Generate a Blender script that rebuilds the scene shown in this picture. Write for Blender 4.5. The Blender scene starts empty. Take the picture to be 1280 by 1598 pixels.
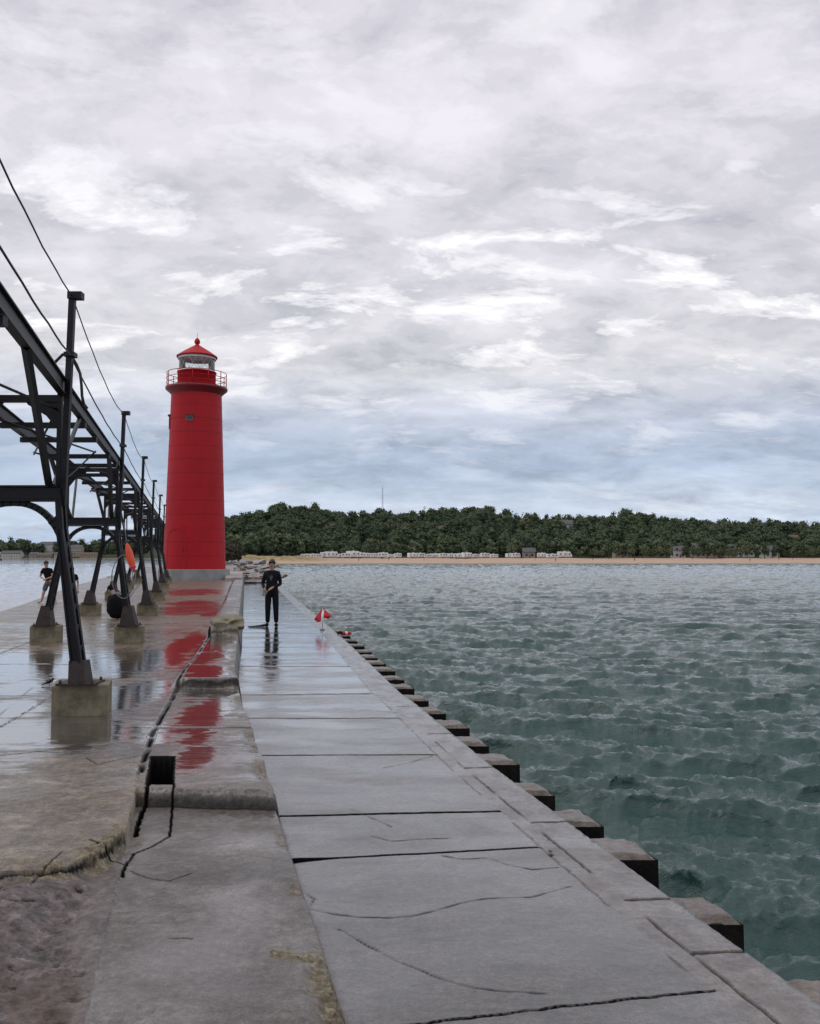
import bpy, bmesh, math, random
import numpy as np
from mathutils import Vector, Matrix, Quaternion

# ------------------------------------------------------------------ camera, sky, sun
SC = bpy.context.scene
COL = SC.collection
F = 1380.0                      # focal length in photo pixels (1280 wide)
CZ = 1.865                      # eye height over the lower walkway (z = 0)
PITCH = math.atan(69 / F)
cam_d = bpy.data.cameras.new("camera"); cam = bpy.data.objects.new("camera", cam_d); COL.objects.link(cam)
cam.location = (0, 0, CZ); cam.rotation_euler = (math.pi / 2 + PITCH, 0, 0)
cam_d.sensor_fit = 'HORIZONTAL'; cam_d.sensor_width = 36; cam_d.lens = 36 * F / 1280
cam_d.clip_start = 0.05; cam_d.clip_end = 8000
SC.camera = cam
SC.view_settings.view_transform = 'Standard'; SC.view_settings.look = 'None'
SC.view_settings.exposure = 0.20; SC.view_settings.gamma = 1
SC.render.engine = 'CYCLES'

SUN_EL, SUN_ROT = math.radians(48), math.radians(-60)

def build_world():
    w = bpy.data.worlds.new("World"); SC.world = w; w.use_nodes = True
    nt = w.node_tree; nt.nodes.clear()
    N = nt.nodes.new; L = nt.links.new
    out = N('ShaderNodeOutputWorld')
    sky = N('ShaderNodeTexSky'); sky.sky_type = 'NISHITA'; sky.sun_disc = False
    sky.sun_elevation = SUN_EL; sky.sun_rotation = SUN_ROT; sky.air_density = 1.3; sky.dust_density = 2.0
    bg1 = N('ShaderNodeBackground'); bg1.inputs[1].default_value = 0.1
    L(sky.outputs[0], bg1.inputs[0])
    tc = N('ShaderNodeTexCoord'); sep = N('ShaderNodeSeparateXYZ'); L(tc.outputs['Generated'], sep.inputs[0])
    def M(op, a, b=None, c=None, clamp=False):
        n = N('ShaderNodeMath'); n.operation = op; n.use_clamp = clamp
        for i, x in enumerate((a, b, c)):
            if x is None: continue
            if isinstance(x, (int, float)): n.inputs[i].default_value = x
            else: L(x, n.inputs[i])
        return n.outputs[0]
    z = M('MAXIMUM', sep.outputs[2], 0.0)
    inv = M('DIVIDE', 1.0, M('ADD', z, 0.27))
    px = M('MULTIPLY', sep.outputs[0], inv); py = M('MULTIPLY', sep.outputs[1], inv)
    comb = N('ShaderNodeCombineXYZ'); L(px, comb.inputs[0]); L(py, comb.inputs[1])
    def noise(scale, det, rough, dist, rot, sc, loc):
        mp = N('ShaderNodeMapping'); mp.inputs['Rotation'].default_value = (0, 0, rot)
        mp.inputs['Scale'].default_value = sc; mp.inputs['Location'].default_value = loc
        L(comb.outputs[0], mp.inputs[0])
        n = N('ShaderNodeTexNoise'); n.inputs['Scale'].default_value = scale; n.inputs['Detail'].default_value = det
        n.inputs['Roughness'].default_value = rough; n.inputs['Distortion'].default_value = dist
        L(mp.outputs[0], n.inputs[0]); return n.outputs[0]
    def ramp(f, pts, interp='EASE'):
        r = N('ShaderNodeValToRGB'); r.color_ramp.interpolation = interp
        e = r.color_ramp.elements
        e[0].position = pts[0][0]; e[0].color = pts[0][1]
        e[1].position = pts[-1][0]; e[1].color = pts[-1][1]
        for p, c in pts[1:-1]:
            q = e.new(p); q.color = c
        L(f, r.inputs[0]); return r.outputs[0]
    g = lambda v: (v, v, v, 1)
    def mixc(f, a, b, mode='MIX'):
        m = N('ShaderNodeMix'); m.data_type = 'RGBA'; m.blend_type = mode
        if isinstance(f, (int, float)): m.inputs[0].default_value = f
        else: L(f, m.inputs[0])
        for i, x in ((6, a), (7, b)):
            if isinstance(x, tuple): m.inputs[i].default_value = x
            else: L(x, m.inputs[i])
        return m.outputs[2]
    # vertical tint of the cloud deck
    deckr = ramp(z, [(0.0, (0.42, 0.53, 0.68, 1)), (0.025, (0.50, 0.60, 0.73, 1)), (0.055, (0.62, 0.69, 0.78, 1)), (0.095, (0.43, 0.515, 0.64, 1)), (0.125, (0.41, 0.48, 0.59, 1)), (0.16, (0.55, 0.59, 0.67, 1)), (0.21, (0.68, 0.68, 0.70, 1)),
                    (0.34, (0.66, 0.65, 0.69, 1)), (0.55, (0.72, 0.695, 0.74, 1)), (1.0, (0.76, 0.74, 0.77, 1))], 'LINEAR')
    deck = mixc(1.0, deckr, (0.93, 0.93, 0.945, 1), 'MULTIPLY')
    big = noise(2.3, 7, 0.56, 0.35, -0.55, (1.0, 1.5, 1), (3.1, 1.7, 0))
    fine = noise(7.0, 9, 0.64, 0.3, -0.4, (1.0, 1.2, 1), (7.3, 2.1, 0))
    wisps = noise(4.6, 12, 0.62, 0.25, -0.6, (0.85, 1.5, 1), (11.3, 5.1, 0))
    shade = M('ADD', M('MULTIPLY', big, 0.58), M('MULTIPLY', fine, 0.42))
    c1 = mixc(1.0, deck, ramp(shade, [(0.37, (0.74, 0.75, 0.79, 1)), (0.45, (0.89, 0.90, 0.92, 1)), (0.50, (1.00, 1.00, 1.01, 1)), (0.55, (1.10, 1.09, 1.10, 1)), (0.64, (1.22, 1.21, 1.21, 1))]), 'MULTIPLY')
    # bright breaks where the sun comes through, densest about 15-22 degrees up
    belt = ramp(z, [(0.03, g(0.35)), (0.09, g(0.10)), (0.17, g(0.5)), (0.24, g(1)), (0.33, g(1)), (0.42, g(0.35)), (0.7, g(0.25))], 'LINEAR')
    br = M('MULTIPLY', ramp(wisps, [(0.52, g(0)), (0.575, g(0.5)), (0.64, g(1))]), belt)
    c2 = mixc(br, c1, (0.93, 0.92, 0.95, 1))
    # blue bands showing low down
    lowmask = ramp(z, [(0.0, g(1)), (0.11, g(0.9)), (0.17, g(0))], 'LINEAR')
    bl = M('MULTIPLY', ramp(noise(1.6, 5, 0.55, 0.3, 0.1, (0.45, 1.5, 1), (1.0, 9.0, 0)), [(0.42, g(0)), (0.60, g(1))]), lowmask)
    # more open blue to the left over the channel
    leftm = ramp(M('ADD', M('MULTIPLY', sep.outputs[0], -1.0), 0.0), [(0.25, g(0)), (0.42, g(1))], 'LINEAR')
    bl2 = M('MULTIPLY', M('MULTIPLY', leftm, lowmask), 0.55)
    blx = M('MAXIMUM', M('MULTIPLY', bl, 0.40), bl2)
    c3 = mixc(blx, c2, (0.42, 0.515, 0.66, 1))
    bg2 = N('ShaderNodeBackground'); bg2.inputs[1].default_value = 1.0; L(c3, bg2.inputs[0])
    # cloud deck over the clear sky: only a little of it shows through
    ms = N('ShaderNodeMixShader'); L(ramp(shade, [(0.30, g(0.90)), (0.45, g(0.98))]), ms.inputs[0])
    L(bg1.outputs[0], ms.inputs[1]); L(bg2.outputs[0], ms.inputs[2]); L(ms.outputs[0], out.inputs[0])
build_world()

sun_d = bpy.data.lights.new("sun", 'SUN'); sun = bpy.data.objects.new("sun", sun_d); COL.objects.link(sun)
sun_d.energy = 0.6; sun_d.angle = math.radians(35); sun_d.color = (1.0, 0.97, 0.93)
sdir = Vector((math.sin(SUN_ROT) * math.cos(SUN_EL), math.cos(SUN_ROT) * math.cos(SUN_EL) * 0.3, math.sin(SUN_EL)))
sun.rotation_euler = sdir.to_track_quat('Z', 'Y').to_euler()

# ------------------------------------------------------------------ pixel -> world helpers
CP, SP = math.cos(PITCH), math.sin(PITCH)
def ray(u, v):
    dx = (u - 640) / F; dy = (799 - v) / F
    return (dx, CP - dy * SP, SP + dy * CP)
def at(u, v, z=0.0):
    d = ray(u, v); t = (z - CZ) / d[2]; return Vector((d[0] * t, d[1] * t, z))
def atY(u, v, Y):
    d = ray(u, v); t = Y / d[1]; return Vector((d[0] * t, Y, CZ + d[2] * t))

# ------------------------------------------------------------------ object helpers
def tag(o, label=None, cat=None, group=None, kind=None):
    if label: o['label'] = label
    if cat: o['category'] = cat
    if group: o['group'] = group
    if kind: o['kind'] = kind
    return o
def empty(name, loc=(0, 0, 0), rz=0.0, label=None, cat=None, group=None):
    o = bpy.data.objects.new(name, None); COL.objects.link(o); o.location = loc; o.rotation_euler = (0, 0, rz)
    o.empty_display_size = 0.2
    return tag(o, label, cat, group)
def link(name, me, mat=None, parent=None, loc=None):
    o = bpy.data.objects.new(name, me); COL.objects.link(o)
    if mat is not None:
        for m in (mat if isinstance(mat, (list, tuple)) else [mat]): me.materials.append(m)
    if parent: o.parent = parent
    if loc is not None: o.location = loc
    return o
def copy_tree(o, parent=None, skip=()):
    c = o.copy(); COL.objects.link(c); c.parent = parent
    for ch in list(o.children): copy_tree(ch, c)
    return c

class MB:
    """collects faces; built as ONE mesh object"""
    def __init__(s): s.v = []; s.f = []; s.mi = []; s.sm = []
    def add(s, vs, fs, mi=0, smooth=False):
        n = len(s.v); s.v += [tuple(p) for p in vs]
        for f in fs: s.f.append(tuple(i + n for i in f)); s.mi.append(mi); s.sm.append(smooth)
        return s
    def box(s, c, d, rot=None, mi=0, taper=1.0):
        x, y, z = d[0] / 2, d[1] / 2, d[2] / 2
        vs = [Vector((sx * x * (taper if sz > 0 else 1), sy * y * (taper if sz > 0 else 1), sz * z)) for sz in (-1, 1) for sy in (-1, 1) for sx in (-1, 1)]
        if rot is not None: vs = [rot @ p for p in vs]
        vs = [p + Vector(c) for p in vs]
        return s.add(vs, [(0, 2, 3, 1), (4, 5, 7, 6), (0, 1, 5, 4), (2, 6, 7, 3), (0, 4, 6, 2), (1, 3, 7, 5)], mi)
    def bar(s, a, b, w, h, up=(0, 0, 1), mi=0, w2=None, h2=None):
        a, b = Vector(a), Vector(b); d = (b - a).normalized(); up = Vector(up)
        if abs(d.dot(up)) > 0.97: up = Vector((0, 1, 0))
        r = d.cross(up).normalized(); u = r.cross(d)
        w2 = w if w2 is None else w2; h2 = h if h2 is None else h2
        vs = []
        for p, ww, hh in ((a, w, h), (b, w2, h2)):
            for sx, sz in ((-1, -1), (1, -1), (1, 1), (-1, 1)): vs.append(p + r * sx * ww / 2 + u * sz * hh / 2)
        return s.add(vs, [(3, 2, 1, 0), (4, 5, 6, 7), (0, 1, 5, 4), (1, 2, 6, 5), (2, 3, 7, 6), (3, 0, 4, 7)], mi)
    def ibeam(s, a, b, w, h, t=0.02, mi=0, up=(0, 0, 1)):
        a, b = Vector(a), Vector(b); d = (b - a).normalized(); r = d.cross(Vector(up)).normalized(); u = r.cross(d)
        s.bar(a + u * (h / 2 - t / 2), b + u * (h / 2 - t / 2), w, t, up, mi)
        s.bar(a - u * (h / 2 - t / 2), b - u * (h / 2 - t / 2), w, t, up, mi)
        s.bar(a, b, t * 1.2, h - 2 * t - 0.002, up, mi)
        return s
    def tube(s, pts, r, n=8, mi=0, cap=True, r2=None):
        pts = [Vector(p) for p in pts]; k = len(pts)
        rr = r if isinstance(r, (list, tuple)) else [r] * k
        vs = []; prev = None
        for i, p in enumerate(pts):
            d = (pts[min(i + 1, k - 1)] - pts[max(i - 1, 0)]).normalized()
            if prev is None:
                x = d.orthogonal().normalized()
            else:
                x = (prev - d * prev.dot(d)).normalized()
            prev = x; y = d.cross(x)
            for j in range(n):
                a = 2 * math.pi * j / n; vs.append(p + (x * math.cos(a) + y * math.sin(a)) * rr[i])
        fs = [(i * n + j, i * n + (j + 1) % n, (i + 1) * n + (j + 1) % n, (i + 1) * n + j) for i in range(k - 1) for j in range(n)]
        if cap: fs += [tuple(range(n - 1, -1, -1)), tuple(range((k - 1) * n, k * n))]
        return s.add(vs, fs, mi, True)
    def lathe(s, prof, n=48, c=(0, 0, 0), mi=0, smooth=True, a0=0.0):
        c = Vector(c); vs = []
        for r, z in prof:
            for j in range(n):
                a = a0 + 2 * math.pi * j / n; vs.append(c + Vector((r * math.cos(a), r * math.sin(a), z)))
        fs = [(i * n + j, i * n + (j + 1) % n, (i + 1) * n + (j + 1) % n, (i + 1) * n + j) for i in range(len(prof) - 1) for j in range(n)]
        return s.add(vs, fs, mi, smooth)
    def blob(s, c, r, sub=2, amp=0.0, rng=None, mi=0, smooth=True, freq=2.0, rot=None):
        bm = bmesh.new(); bmesh.ops.create_icosphere(bm, subdivisions=sub, radius=1.0)
        off = Vector((rng.random() * 50, rng.random() * 50, rng.random() * 50)) if rng else Vector((0, 0, 0))
        from mathutils import noise as mn
        vs = []
        for v in bm.verts:
            p = v.co.copy()
            if amp: p *= 1 + amp * mn.noise(p * freq + off) * 1.6
            p = Vector((p.x * r[0], p.y * r[1], p.z * r[2]))
            if rot is not None: p = rot @ p
            vs.append(p + Vector(c))
        fs = [tuple(v.index for v in f.verts) for f in bm.faces]; bm.free()
        return s.add(vs, fs, mi, smooth)
    def mesh(s, name):
        me = bpy.data.meshes.new(name); me.from_pydata(s.v, [], s.f)
        me.polygons.foreach_set('material_index', s.mi); me.polygons.foreach_set('use_smooth', s.sm); me.update(); return me
    def build(s, name, mat=None, parent=None, loc=None):
        return link(name, s.mesh(name), mat, parent, loc)
def bevel(o, w=0.01, seg=2):
    m = o.modifiers.new('bevel', 'BEVEL'); m.width = w; m.segments = seg; m.limit_method = 'ANGLE'; return o

def grid_mesh(name, P, attrs=None, smooth=True, flip=False):
    """P: (rows, cols, 3) array"""
    R, C, _ = P.shape; me = bpy.data.meshes.new(name)
    nv = R * C; me.vertices.add(nv); me.vertices.foreach_set('co', P.astype(np.float32).ravel())
    i = np.arange(nv).reshape(R, C)
    a, b, c, d = i[:-1, :-1], i[:-1, 1:], i[1:, 1:], i[1:, :-1]
    q = np.stack([a, d, c, b] if flip else [a, b, c, d], -1).reshape(-1, 4)
    nf = len(q); me.loops.add(nf * 4); me.loops.foreach_set('vertex_index', q.astype(np.int32).ravel())
    me.polygons.add(nf); me.polygons.foreach_set('loop_start', np.arange(0, nf * 4, 4, dtype=np.int32))
    me.polygons.foreach_set('loop_total', np.full(nf, 4, dtype=np.int32))
    me.polygons.foreach_set('use_smooth', np.full(nf, smooth, dtype=bool))
    me.update(calc_edges=True)
    for k, A in (attrs or {}).items():
        at_ = me.attributes.new(k, 'FLOAT', 'POINT'); at_.data.foreach_set('value', A.astype(np.float32).ravel())
    return me

# numpy gradient noise
def _hash(ix, iy, seed):
    h = (ix.astype(np.int64) * 374761393 + iy.astype(np.int64) * 668265263 + seed * 1442695041) & 0xffffffff
    h = ((h ^ (h >> 13)) * 1274126177) & 0xffffffff
    return ((h ^ (h >> 16)) & 0xffffff) / float(0xffffff)
def pn(x, y, seed=0):
    x0 = np.floor(x); y0 = np.floor(y); fx = x - x0; fy = y - y0
    def gr(ix, iy, dx, dy):
        a = _hash(ix, iy, seed) * 2 * np.pi; return np.cos(a) * dx + np.sin(a) * dy
    sx = fx * fx * fx * (fx * (fx * 6 - 15) + 10); sy = fy * fy * fy * (fy * (fy * 6 - 15) + 10)
    n00 = gr(x0, y0, fx, fy); n10 = gr(x0 + 1, y0, fx - 1, fy); n01 = gr(x0, y0 + 1, fx, fy - 1); n11 = gr(x0 + 1, y0 + 1, fx - 1, fy - 1)
    return (n00 * (1 - sx) + n10 * sx) * (1 - sy) + (n01 * (1 - sx) + n11 * sx) * sy * 1.0
def fbm(x, y, oct=5, seed=0, gain=0.5, lac=2.03):
    s = 0; a = 1.0; t = 0
    for i in range(oct):
        s = s + a * pn(x, y, seed + i * 17); t += a; a *= gain; x = x * lac + 3.7; y = y * lac - 1.3
    return s / t * 1.6
def sstep(a, b, x):
    t = np.clip((x - a) / (b - a), 0, 1); return t * t * (3 - 2 * t)
def polydist(X, Y, pts):
    """distance to a polyline"""
    best = np.full(X.shape, 1e9)
    for (ax, ay), (bx, by) in zip(pts[:-1], pts[1:]):
        dx, dy = bx - ax, by - ay; L2 = dx * dx + dy * dy + 1e-12
        t = np.clip(((X - ax) * dx + (Y - ay) * dy) / L2, 0, 1)
        best = np.minimum(best, np.hypot(X - ax - t * dx, Y - ay - t * dy))
    return best
def inpoly(X, Y, pts):
    ins = np.zeros(X.shape, bool); n = len(pts)
    for i in range(n):
        x1, y1 = pts[i]; x2, y2 = pts[(i + 1) % n]
        c = ((y1 > Y) != (y2 > Y)); xi = (x2 - x1) * (Y - y1) / ((y2 - y1) if y2 != y1 else 1e-9) + x1
        ins ^= c & (X < xi)
    return ins
def pix_line(pts, z): return [tuple(at(u, v, z)[:2]) for u, v in pts]

# ------------------------------------------------------------------ materials
MATS = {}
class NT:
    def __init__(s, name):
        s.m = bpy.data.materials.new(name); s.m.use_nodes = True; s.nt = s.m.node_tree
        s.b = s.nt.nodes['Principled BSDF']; MATS[name] = s.m
        s.tc = s.nt.nodes.new('ShaderNodeTexCoord')
    def n(s, t): return s.nt.nodes.new(t)
    def l(s, a, b): s.nt.links.new(a, b)
    def setin(s, sock, x):
        if isinstance(x, (int, float)): sock.default_value = (x, x, x, 1) if sock.type == 'RGBA' else x
        elif isinstance(x, tuple): sock.default_value = x if len(x) == 4 or sock.type == 'VECTOR' else (*x, 1)
        else: s.l(x, sock)
    def noise(s, scale, det=4, rough=0.55, dist=0.0, sc=(1, 1, 1), vec=None, rot=(0, 0, 0)):
        mp = s.n('ShaderNodeMapping'); mp.inputs['Scale'].default_value = sc; mp.inputs['Rotation'].default_value = rot
        s.l(vec or s.tc.outputs['Object'], mp.inputs[0])
        n = s.n('ShaderNodeTexNoise'); n.inputs['Scale'].default_value = scale; n.inputs['Detail'].default_value = det
        n.inputs['Roughness'].default_value = rough; n.inputs['Distortion'].default_value = dist
        s.l(mp.outputs[0], n.inputs[0]); return n.outputs[0]
    def ramp(s, f, pts, interp='LINEAR'):
        r = s.n('ShaderNodeValToRGB'); r.color_ramp.interpolation = interp; e = r.color_ramp.elements
        f4 = lambda c: (c, c, c, 1) if isinstance(c, (int, float)) else (*c, 1)
        e[0].position, e[0].color = pts[0][0], f4(pts[0][1]); e[1].position, e[1].color = pts[-1][0], f4(pts[-1][1])
        for p, c in pts[1:-1]: q = e.new(p); q.color = f4(c)
        s.l(f, r.inputs[0]); return r.outputs[0]
    def mix(s, f, a, b, mode='MIX'):
        m = s.n('ShaderNodeMix'); m.data_type = 'RGBA'; m.blend_type = mode
        s.setin(m.inputs[0], f); s.setin(m.inputs[6], a); s.setin(m.inputs[7], b); return m.outputs[2]
    def math(s, op, a, b=0.0, clamp=False):
        m = s.n('ShaderNodeMath'); m.operation = op; m.use_clamp = clamp; s.setin(m.inputs[0], a); s.setin(m.inputs[1], b); return m.outputs[0]
    def attr(s, name):
        a = s.n('ShaderNodeAttribute'); a.attribute_name = name; return a.outputs['Fac']
    def bump(s, h, strength=0.3, dist=0.01, prev=None):
        b = s.n('ShaderNodeBump'); s.setin(b.inputs['Strength'], strength); b.inputs['Distance'].default_value = dist
        s.l(h, b.inputs['Height'])
        if prev is not None: s.l(prev, b.inputs['Normal'])
        return b.outputs[0]
    def fin(s, col=None, rough=None, normal=None, **kw):
        if col is not None: s.setin(s.b.inputs['Base Color'], col)
        if rough is not None: s.setin(s.b.inputs['Roughness'], rough)
        if normal is not None: s.l(normal, s.b.inputs['Normal'])
        for k, v in kw.items(): s.setin(s.b.inputs[k.replace('_', ' ')], v)
        return s.m
def simple(name, c, rough=0.6, var=0.25, scale=6.0, bumps=0.0, bscale=None, **kw):
    t = NT(name); n = t.noise(scale, 5, 0.6)
    lo = tuple(x * (1 - var) for x in c); hi = tuple(min(1, x * (1 + var)) for x in c)
    nb = t.bump(t.noise(bscale or scale * 4, 4), bumps, 0.01) if bumps else None
    return t.fin(t.ramp(n, [(0.3, lo), (0.7, hi)]), rough, nb, **kw)

# concrete of the pier; attributes wet / tan / crack / moss / rough are wear, joints and puddles, plus shade painted into hollows and darkened side faces
def concrete(name, base, tan=(0.190, 0.150, 0.108), streak=0.0, film=0.3, smooth_lo=0.10, smooth_hi=0.45, pits=True):
    t = NT(name); wet = t.attr('wet'); ta = t.attr('tan'); cr = t.attr('crack_dark'); mo = t.attr('moss'); ro = t.attr('rough')
    n1 = t.noise(0.9, 6, 0.6); n2 = t.noise(7.0, 8, 0.7); n3 = t.noise(85.0, 5, 0.75); n4 = t.noise(2.6, 9, 0.72, 0.3, (0.8, 1.5, 1), rot=(0, 0, 0.25))
    lo = tuple(x * 0.68 for x in base); hi = tuple(x * 1.28 for x in base)
    c = t.ramp(n1, [(0.3, lo), (0.7, hi)])
    c = t.mix(ta, c, t.ramp(n2, [(0.3, tuple(x * 0.72 for x in tan)), (0.7, tuple(x * 1.2 for x in tan))]))
    c = t.mix(1.0, c, t.ramp(n2, [(0.30, 0.62), (0.5, 1.0), (0.70, 1.30)]), 'MULTIPLY')
    c = t.mix(1.0, c, t.ramp(n3, [(0.34, 0.52), (0.66, 1.45)]), 'MULTIPLY')
    c = t.mix(1.0, c, t.ramp(t.noise(28.0, 7, 0.72), [(0.36, 0.66), (0.64, 1.28)]), 'MULTIPLY')
    vo2 = t.n('ShaderNodeTexVoronoi'); vo2.inputs['Scale'].default_value = 13; t.l(t.tc.outputs['Object'], vo2.inputs[0]); c = t.mix(t.math('MULTIPLY', t.ramp(vo2.outputs['Distance'], [(0.05, 1.0), (0.10, 0.0)]), t.ramp(n4, [(0.5, 0.0), (0.6, 0.8)])), c, (0.035, 0.032, 0.03))
    vo = t.n('ShaderNodeTexVoronoi'); vo.inputs['Scale'].default_value = 38; t.l(t.tc.outputs['Object'], vo.inputs[0]); c = t.mix(t.math('MULTIPLY', t.ramp(vo.outputs['Distance'], [(0.06, 1.0), (0.13, 0.0)]), t.ramp(n1, [(0.45, 0.0), (0.6, 0.8)])), c, (0.03, 0.028, 0.027))
    c = t.mix(1.0, c, t.ramp(n4, [(0.35, 0.76), (0.62, 1.16)]), 'MULTIPLY')
    n5 = t.noise(2.0, 10, 0.75, 0.9, (0.6, 1.3, 1), rot=(0, 0, -0.15)); c = t.mix(1.0, c, t.ramp(n5, [(0.42, 1.0), (0.5, 0.72), (0.56, 1.0)]), 'MULTIPLY')
    rc = t.ramp(t.noise(9, 11, 0.80, 0.5), [(0.36, (0.018, 0.014, 0.012)), (0.46, (0.085, 0.064, 0.056)), (0.55, (0.19, 0.150, 0.142)), (0.66, (0.40, 0.34, 0.34))])
    rc = t.mix(t.ramp(t.noise(1.1, 4, 0.6), [(0.48, 0.0), (0.62, 0.7)]), rc, t.ramp(t.noise(16, 8, 0.75), [(0.38, (0.03, 0.016, 0.008)), (0.62, (0.20, 0.115, 0.06))]))
    c = t.mix(ro, c, rc)
    c = t.mix(mo, c, t.ramp(t.noise(26, 6, 0.7), [(0.3, (0.035, 0.03, 0.015)), (0.48, (0.17, 0.135, 0.07)), (0.64, (0.42, 0.36, 0.22))]))
    c = t.mix(t.math('MULTIPLY', wet, 0.55), c, (0.055, 0.052, 0.055))
    c = t.mix(cr, c, (0.007, 0.007, 0.007))
    # a film of water: glossier in the hollows
    fn = t.noise(1.3, 6, 0.6, 0.5, (0.6, 1.6, 1)); fl = t.ramp(fn, [(0.35, smooth_lo), (0.65, smooth_hi)])
    wp = t.math('POWER', wet, 0.45)
    rg = t.mix(wp, fl, t.ramp(t.noise(2.5, 5, 0.6, 0, (0.5, 1.8, 1)), [(0.45, 0.02), (0.65, 0.16)])); rg = t.mix(t.math('MAXIMUM', mo, t.math('MULTIPLY', ro, 0.4)), rg, 0.45)
    bs = t.math('SUBTRACT', 1.0, wet)
    b1 = t.bump(n3, t.math('MULTIPLY', bs, 0.40), 0.004)
    b2 = t.bump(n2, t.math('MULTIPLY', bs, 0.45), 0.012, b1)
    b2 = t.bump(t.noise(22, 8, 0.75), t.math('MAXIMUM', mo, ro), 0.03, b2)
    # wind ripples on the standing water
    rp = t.noise(5.0, 5, 0.6, 0.3, (0.30, 2.0, 1))
    b3 = t.bump(rp, t.math('MULTIPLY', wet, 0.5), 0.006, b2)
    t.fin(c, rg, b3, Specular_IOR_Level=t.math('MULTIPLY', t.math('SUBTRACT', 1.0, cr, True), 0.5))
    t.setin(t.b.inputs['Coat Weight'], t.math('MULTIPLY', t.math('SUBTRACT', 1.0, cr, True), t.math('ADD', t.math('ADD', t.math('MULTIPLY', ro, 0.5), wp), film, True))); t.b.inputs['Coat IOR'].default_value = 1.42
    t.setin(t.b.inputs['Coat Roughness'], t.mix(wp, t.ramp(fn, [(0.35, 0.05), (0.65, 0.26)]), 0.035)); t.l(b3, t.b.inputs['Coat Normal'])
    return t.m
M_walk = concrete('wet_concrete', (0.086, 0.077, 0.069), film=1.0, smooth_lo=0.12, smooth_hi=0.5)
M_deck = concrete('worn_concrete', (0.132, 0.116, 0.101), film=0.25, smooth_lo=0.28, smooth_hi=0.6)
M_block = simple('dark_wet_concrete', (0.16, 0.145, 0.13), 0.5, 0.45, 7.0, 0.6, 22)
M_foot = simple('footing_concrete', (0.19, 0.165, 0.105), 0.75, 0.45, 7.0, 0.6, 30)
M_steel = simple('dark_painted_steel', (0.008, 0.0085, 0.011), 0.5, 0.4, 9.0, 0.15, 40, Specular_IOR_Level=0.3)
M_rust = simple('rusty_dark_steel', (0.030, 0.018, 0.015), 0.6, 0.5, 8.0, 0.3, 40)
M_wire = simple('cable_black', (0.02, 0.02, 0.022), 0.6)
M_white = simple('white_paint', (0.75, 0.76, 0.76), 0.45, 0.08)
M_rock = simple('pale_riprap', (0.34, 0.30, 0.285), 0.75, 0.35, 2.0, 0.6, 6)
M_basec = simple('lighthouse_concrete', (0.27, 0.28, 0.28), 0.8, 0.22, 1.6, 0.3, 12)

def red_paint():
    t = NT('red_lighthouse_paint'); n = t.noise(0.5, 5, 0.6, 0.2, (1, 1, 0.5)); n2 = t.noise(5, 5, 0.6, 0, (1, 1, 0.15))
    c = t.ramp(n, [(0.3, (0.40, 0.008, 0.015)), (0.7, (0.48, 0.012, 0.020))])
    c = t.mix(1.0, c, t.ramp(n2, [(0.3, 0.88), (0.7, 1.06)]), 'MULTIPLY')
    return t.fin(c, t.ramp(n2, [(0.3, 0.50), (0.7, 0.65)]), t.bump(t.noise(3.0, 3), 0.08, 0.02), Specular_IOR_Level=0.25)
M_red = red_paint()
M_dred = simple('dark_red_paint', (0.20, 0.010, 0.016), 0.45, 0.15)

def water_mat():
    t = NT('lake_water'); f = t.attr('foam'); ch = t.attr('channel'); sh = t.attr('paler_water')
    c = t.mix(ch, (0.016, 0.060, 0.052), (0.30, 0.28, 0.285))  # channel side: muddy tint, with pale sky reflection put into the base colour
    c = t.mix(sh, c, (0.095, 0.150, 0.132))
    c = t.mix(t.math('MULTIPLY', f, t.ramp(t.noise(9, 6, 0.7), [(0.42, 0.1), (0.6, 1.0)])), c, (0.75, 0.78, 0.78))
    far = t.attr('far')
    n1 = t.noise(2.2, 7, 0.66, 0.25, (0.6, 2.6, 1), rot=(0, 0, 0.12)); n2 = t.noise(7, 6, 0.7, 0.2, (0.6, 2.4, 1), rot=(0, 0, -0.15))
    b1 = t.bump(n1, t.math('SUBTRACT', 0.60, t.math('MULTIPLY', ch, 0.25)), 0.08)
    b2 = t.bump(n2, t.math('SUBTRACT', 0.6, t.math('MULTIPLY', ch, 0.35)), 0.025, b1)
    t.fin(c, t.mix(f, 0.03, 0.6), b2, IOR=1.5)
    return t.m
M_water = water_mat()

# ------------------------------------------------------------------ pier plan
ZW = -1.4                                        # lake level
def Lx(Y):                                       # left edge of the lower walkway
    Y = np.asarray(Y, float)
    a = -0.256 - 0.249 * (Y - 3.53)
    return np.where(Y < 12.2, a, -0.256 - 0.249 * 8.67 - 0.186 * (Y - 12.2))
def Wout(Y): return np.interp(Y, [0, 5, 8, 11.5, 20, 60], [2.0, 2.03, 2.09, 2.27, 2.39, 2.42])
def rows(y0, y1, k=2.6e-4, mn=0.004, mx=0.12):
    r = [y0]
    while r[-1] < y1: r.append(r[-1] + min(mx, max(mn, k * r[-1] ** 2)))
    r[-1] = y1; return np.array(r)

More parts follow.
